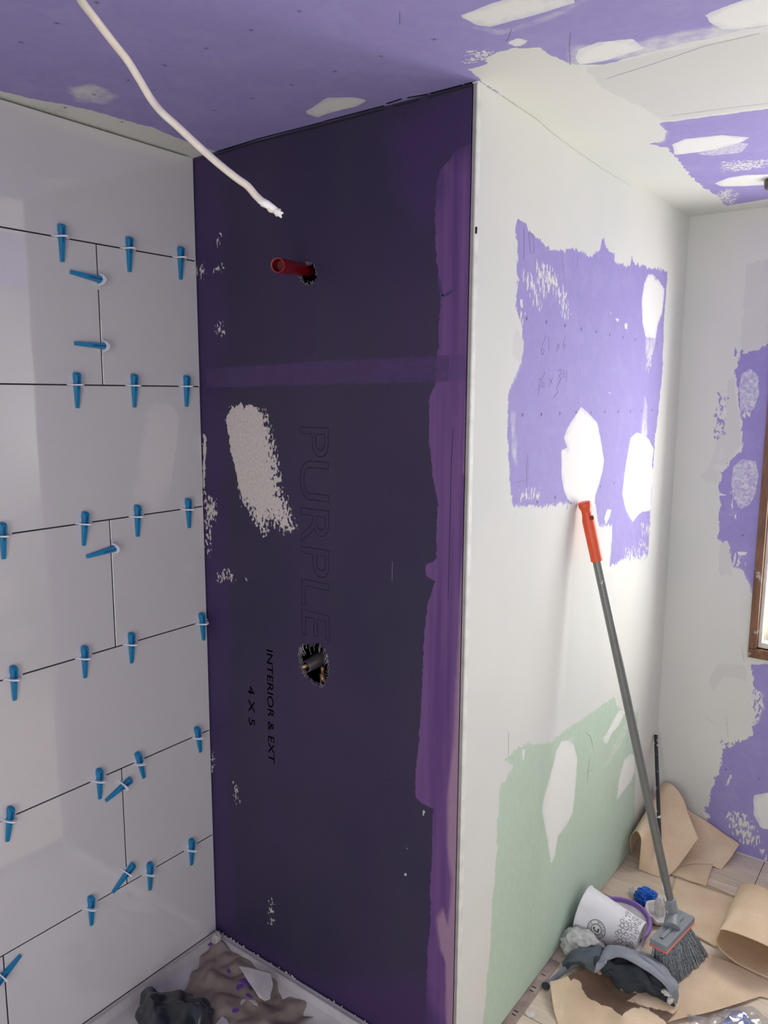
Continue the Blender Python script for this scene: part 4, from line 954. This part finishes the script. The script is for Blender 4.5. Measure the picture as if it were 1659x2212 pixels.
# black bin bag
M_bag = simple('black bin bag film', (.030, .034, .044), .28, var=.4, nscale=20)
o = sheet('bin_bag', [[(300,2160,.03), (325,2128,.075), (360,2130,.080), (395,2134,.07), (425,2140,.065), (455,2160,.04)],
   [(290,2185,.03), (322,2150,.10), (362,2160,.085), (400,2152,.095), (435,2158,.085), (468,2180,.035)],
   [(290,2215,.03), (330,2185,.085), (365,2190,.070), (400,2180,.085), (440,2185,.075), (465,2200,.03)],
   [(290,2250,.01), (330,2235,.06), (370,2235,.06), (410,2230,.06), (440,2230,.05), (470,2240,.01)]], M_bag, 110, 80, thick=.0012, wr=.026, ws=13, seed=21, ridge=True, floor=.004)
tag(o, 'crumpled black bin bag lying in the shower pan against the tiled wall', 'bag')
o = blob('compound_lump', pz(468, 2026, .042), (.012, .012, .014), simple('dirty compound', (.42, .38, .37), .9, bump=.5, nscale=120), 31, .6, 2.2, 4)
tag(o, 'dirty plaster lump at the back corner of the shower pan', 'plaster')
t = MB(); rj = random.Random(77)
for i in range(26):
    x = rj.uniform(.02, .55); t.tube([(x, -.004, .0345), (x+rj.uniform(-.004, .004), -.0045-rj.random()*.003, .036+rj.random()*.004)], .0012, 5)
tag(t.build('compound_crumbs', M_plaster), 'crumbs of dried compound along the pan lip under the dark wall', 'crumbs', kind='stuff')

# ------------------------------------------------------------------ tile levelling clips
M_wedge = simple('blue plastic wedge', (.004, .19, .40), .38, var=.06); M_wedged = simple('blue wedge groove', (.002, .07, .20), .5)
def milky():
    t = NT('milky white plastic'); t.color((.74, .74, .80)); t.set(Roughness=.4, Transmission_Weight=0.0)
    tr = t.n('ShaderNodeBsdfTransparent'); mx = t.n('ShaderNodeMixShader'); mx.inputs[0].default_value = .72
    t.l(t.b.outputs[0], mx.inputs[2]); t.l(tr.outputs[0], mx.inputs[1]); t.l(mx.outputs[0], t.t.nodes['Material Output'].inputs['Surface']); return t.mat
M_milk = milky(); M_milk2 = simple('white plastic bridge', (.72, .72, .78), .4, var=.03)
def make_clip():   # local frame: X out of the wall, Z towards the wedge head, Y along the joint
    r = thing('levelling_clip', (0, 0, 0), 'x', 'tile clip')
    t = MB(); zs = [(.026, .0, .0045), (.025, .0130, .0058), (.022, .0150, .0064), (-.048, .0045, .0038), (-.049, .0035, .0034)]
    # tapered wedge: side profile (z, height out of wall, half width)
    prof = [(.027, .002, .0040), (.026, .010, .0055), (.021, .0150, .0064), (-.050, .0050, .0040)]
    vs = []
    for z, h, w in prof: vs += [(.0008, -w, z), (.0008, w, z), (h, w, z), (h, -w, z)]
    fs = [(0, 1, 2, 3), (15, 14, 13, 12)]
    for i in range(3):
        for k in range(4): fs.append((i*4+k, (i+1)*4+k, (i+1)*4+(k+1) % 4, i*4+(k+1) % 4))
    t.add(vs, fs); w = t.build('wedge', M_wedge, r, bevel=.0018, seg=3)
    t = MB(); t.add([(.0152, -.0020, .019), (.0152, .0020, .019), (.0075, .0016, -.030), (.0075, -.0016, -.030), (.0130, -.0020, .019), (.0130, .0020, .019), (.004, .0016, -.030), (.004, -.0016, -.030)], [(0,1,2,3), (7,6,5,4), (0,4,5,1), (1,5,6,2), (2,6,7,3), (3,7,4,0)])
    t.build('wedge_groove', M_wedged, w)
    t = MB(); n = 14   # bridge arch standing out of the joint around the wedge
    for i in range(n):
        a0, a1 = math.pi*i/n, math.pi*(i+1)/n
        def pt(a, rr_, z): return (math.sin(a)*rr_*2.0, -math.cos(a)*rr_*1.0, z)
        vs = [pt(a0, .0088, -.0014), pt(a1, .0088, -.0014), pt(a1, .0135, -.0014), pt(a0, .0135, -.0014), pt(a0, .0088, .0014), pt(a1, .0088, .0014), pt(a1, .0135, .0014), pt(a0, .0135, .0014)]
        t.add(vs, [(0,1,2,3), (7,6,5,4), (0,4,5,1), (1,5,6,2), (2,6,7,3), (3,7,4,0)])
    t.build('bridge', M_milk2, r)
    t = MB(); vs = [(.0003, -.020, -.0012), (.0003, .020, -.0012), (.0003, .022, .002), (.0003, .012, .004), (.0003, .008, .012), (.0003, -.008, .012), (.0003, -.012, .004), (.0003, -.022, .002)]
    m_ = len(vs); vs += [(.0014, y, z) for x, y, z in vs]
    t.add(vs, [tuple(range(m_)), tuple(range(m_, 2*m_))[::-1]]+[(i, m_+i, m_+(i+1) % m_, (i+1) % m_) for i in range(m_)])
    t.build('foot_plate', M_milk, r)
    return r
proto = make_clip()
def copy_thing(root):
    r = root.copy(); COL.objects.link(r)
    for ch in root.children:
        c_ = ch.copy(); COL.objects.link(c_); c_.parent = r; c_.matrix_parent_inverse = ch.matrix_parent_inverse.copy()
        for g_ in ch.children:
            d = g_.copy(); COL.objects.link(d); d.parent = c_; d.matrix_parent_inverse = g_.matrix_parent_inverse.copy()
    return r
jn = ['topmost', 'second', 'third', 'fourth', 'fifth', 'lowest']
clips = []
for j, xs in enumerate([[(130, 0), (276, 0), (387, 0)], [(163, 0), (287, 0), (400, 0)], [(3, 0), (180, 4), (294, 0), (404, -3)], [(27, 0), (180, 0), (281, 0), (434, -6)], [(18, 8), (212, 0), (299, -14), (425, -10)], [(194, 0), (321, 0), (411, 0)]]):
    z = Z1-j*P_TILE; xs = xs[::-1]
    posn = {0: 'nearest the dark wall', 1: 'second from the dark wall', 2: 'third from the dark wall', 3: 'fourth from the dark wall'}
    for i, (px_, rot) in enumerate(xs):
        lo, hi = 0, 2212
        for _ in range(40):   # find the row of the joint at this column
            md = (lo+hi)/2
            if back((px_, md), 0, TX)[2] > z: lo = md
            else: hi = md
        y = back((px_, lo), 0, TX)[1]
        clips.append((y, z, rot, 'blue wedge clip on the %s level tile joint, %s' % (jn[j], posn[i])))
for px_, py_, rot, lb in [(213, 605, 97, 'upper of two sideways blue wedge clips on the top upright tile joint'), (221, 748, 92, 'lower of two sideways blue wedge clips on the top upright tile joint'), (243, 1184, 83, 'single sideways blue wedge clip on the middle upright tile joint'),
                          (262, 1697, 68, 'upper of two slanting blue wedge clips on the bottom upright tile joint'), (271, 1885, 52, 'lower of two slanting blue wedge clips on the bottom upright tile joint'), (2, 2108, -118, 'blue wedge clip cut by the left picture edge near the bottom')]:
    X = back((px_, py_), 0, TX); clips.append((X[1], X[2], rot, lb))
for k, (y, z, rot, lb) in enumerate(clips):
    r = proto if k == 0 else copy_thing(proto)
    r.location = (TX+.0003, y, z); r.rotation_euler = (math.radians(-rot if abs(rot) < 50 else -rot), 0, 0)
    if rot in (97, 92, 83):
        for ch in r.children:
            if ch.name.startswith('wedge'): ch.location.z -= .020
    tag(r, lb, 'tile clip', 'blue and white levelling clips on the tiled wall')

# ------------------------------------------------------------------ plumbing
M_red = simple('red plastic sleeve', (.22, .004, .010), .35, var=.05); M_redin = simple('dark red inside', (.15, .003, .005), .6)
s0 = pyy(600, 573, -.135); s1 = pyy(664, 583, .03)
t = MB(); P = [s0, s0+(s1-s0)*.02, s0+(s1-s0)*.35, s0+(s1-s0)*.50, s0+(s1-s0)*.82, s1]
t.tube(P, [.0150, .0155, .0150, .0132, .0135, .0150], 28, cap=False)
n0 = len(P)
Q = [s0, s0+(s1-s0)*.15]
t.mi = 1; t.tube(Q, [.0128, .0120], 28, cap=False); t.tube([Q[1], Q[1]+(s1-s0)*.01], [.0120, .0005], 28)
t.mi = 0; t.tube([s0-(s1-s0)*.001, s0+(s1-s0)*.001], [.0152, .0126], 28, cap=False)
o = t.build('pipe_sleeve', [M_red, M_redin]); smooth_by_angle(o, 50)
tag(o, 'red plastic pipe sleeve sticking out of the dark purple wall near the top', 'pipe')
M_fib = simple('glass fibre strands', (.42, .41, .45), .6); M_valve = simple('dark plastic valve body', (.05, .042, .05), .4); M_brass = simple('worn brass', (.42, .26, .13), .35, .6); M_steel = simple('dull steel ring', (.40, .36, .34), .3, .7)
vb = pyy(672, 1432, .0); vv = thing('shower_valve', (vb.x, .05, vb.z), 'shower valve body with brass stem inside the ragged hole in the dark wall', 'valve')
ve = pyy(662, 1440, .010); vd = Vector((.25, 1, .28)).normalized()
t = MB(); t.tube([ve, ve+vd*.004, ve+vd*.075], [.0125, .0150, .019], 28, cap=False); t.tube([ve+vd*.010, ve+vd*.012], [.0125, .001], 24); o = t.build('valve_body', M_valve, vv, smooth=True)
t = MB(); t.tube([ve+(Vector((0, 0, 0)))+Vector((math.cos(a)*.0130, 0, math.sin(a)*.0130)) for a in np.linspace(0, 2*math.pi, 33)], .0011, 8, cap=False); t.build('ring', M_steel, vv, smooth=True)
t = MB(); s_ = ve+Vector((-.002, 0, .0)); t.tube([s_+vd*.012, s_-Vector((.002, .010, 0))], [.0045, .0045], 14); t.tube([s_-Vector((.002, .010, 0)), s_-Vector((.0022, .0115, 0))], [.0035, .001], 14); t.build('stem', M_brass, vv, smooth=True)
pv = pyy(697, 1450, .04)
t = MB(); t.tube([pv+Vector((0, 0, .012)), pv+Vector((0, 0, -.004))], .0048, 12); t.tube([pv+Vector((0, 0, -.006)), pv+Vector((0, 0, -.04))], .0072, 14); t.tube([pv+Vector((0, -.005, .006)), pv+Vector((0, -.0056, .006))], .0022, 10); t.build('side_fitting', M_brass, vv, smooth=True)
def fibres(name, outline, n, label, seed, hang):
    t = MB(); r_ = random.Random(seed); pts = [np.array(p) for p in outline]; m_ = len(pts); cen = sum(pts)/m_
    for i in range(n):
        k = r_.randrange(m_); f = r_.random(); p = pts[k]*(1-f)+pts[(k+1) % m_]*f; d = (cen-p)*r_.uniform(-.12, .30)
        q = p+d+np.array((r_.uniform(-.002, .002), -hang*r_.random() if p[1] > cen[1] else r_.uniform(-.002, .003)))
        mid = (p+q)/2+np.array((r_.uniform(-.001, .001), 0))
        t.tube([(p[0], .0005, p[1]), (mid[0], -.0015*r_.random(), mid[1]), (q[0], .001, q[1])], .00028, 4, cap=False)
    return tag(t.build(name, M_fib), label, 'fibres', kind='stuff')
fibres('torn_fibres', hv, 120, 'pale torn board fibres fringing the valve hole in the dark wall', 5, .014)
fibres('torn_fibres', hs, 70, 'pale torn board fibres fringing the hole behind the red sleeve', 6, .005)

# ------------------------------------------------------------------ white cable hanging from the ceiling
def at_depth(x, y, d): return Vector(CAM+(CF+CR*(x-829.5)/FPX-CU*(y-1106)/FPX)*d)
cp = [(150,-60,.80), (172,-5,.84), (205,40,.88), (245,92,.91), (275,130,.93), (300,170,.94), (325,212,.95), (350,243,.95), (380,270,.955), (425,312,.96), (470,352,.965), (510,384,.97), (535,402,.975), (555,425,.98), (580,446,.98), (602,460,.98)]
pts = [at_depth(*q) for q in cp]
top_pt = Vector((pts[0].x-.05, pts[0].y-.06, H))
path = catmull([top_pt, pts[0].lerp(top_pt, .45)+Vector((-.002, -.004, 0))]+pts, 120)
M_cable = simple('white cable jacket', (.70, .64, .55), .5, var=.08, nscale=60)
cable = thing('electric_cable', tuple(top_pt), 'white electrical cable hanging from the ceiling with a cut wrinkled end', 'cable')
t = MB(); rad = [(.0046, .0044)]*len(path)
for i in range(1, 12): rad[-i] = (.0046+.0010*math.sin(i*1.3), .0032+.0008*math.cos(i*1.9))
t.tube(path, rad, 16); t.build('jacket', M_cable, cable, smooth=True)
M_end = simple('bright torn cable jacket', (.84, .83, .80), .5)
e = path[-1]; ed = (path[-1]-path[-4]).normalized(); up = Vector(CU)
t = MB(); t.tube([e-ed*.006, e+ed*.003+up*.0015, e+ed*.007+up*.0035], [.0042, .0026, .0008], 8); t.tube([e-ed*.006, e+ed*.002-up*.002, e+ed*.004-up*.004], [.0040, .0024, .0008], 8); t.tube([e-ed*.030, e-ed*.018+up*.002, e-ed*.004+up*.001], [.003, .0052, .004], 10)
t.build('torn_end', M_end, cable, smooth=True)

# ------------------------------------------------------------------ ceiling fixture tip at the right edge
fx = pz(1678, 404, H-.02)
r = thing('ceiling_spot', (fx.x, fx.y, H), 'round brown metal ceiling fitting cut by the right picture edge', 'light fitting')
Mf = Matrix.Translation((fx.x, fx.y, H))
t = MB(); t.lathe([(.001, 0), (.030, 0), (.032, -.006), (.029, -.022), (.022, -.024), (.001, -.020)], Mf, 40); smooth_by_angle(t.build('housing', simple('brown bronze metal', (.12, .095, .085), .35, .6), r), 40)
t = MB(); t.lathe([(.001, -.021), (.012, -.0235), (.020, -.0245), (.021, -.0225)], Mf, 30); t.build('lens', M_white, r, smooth=True)
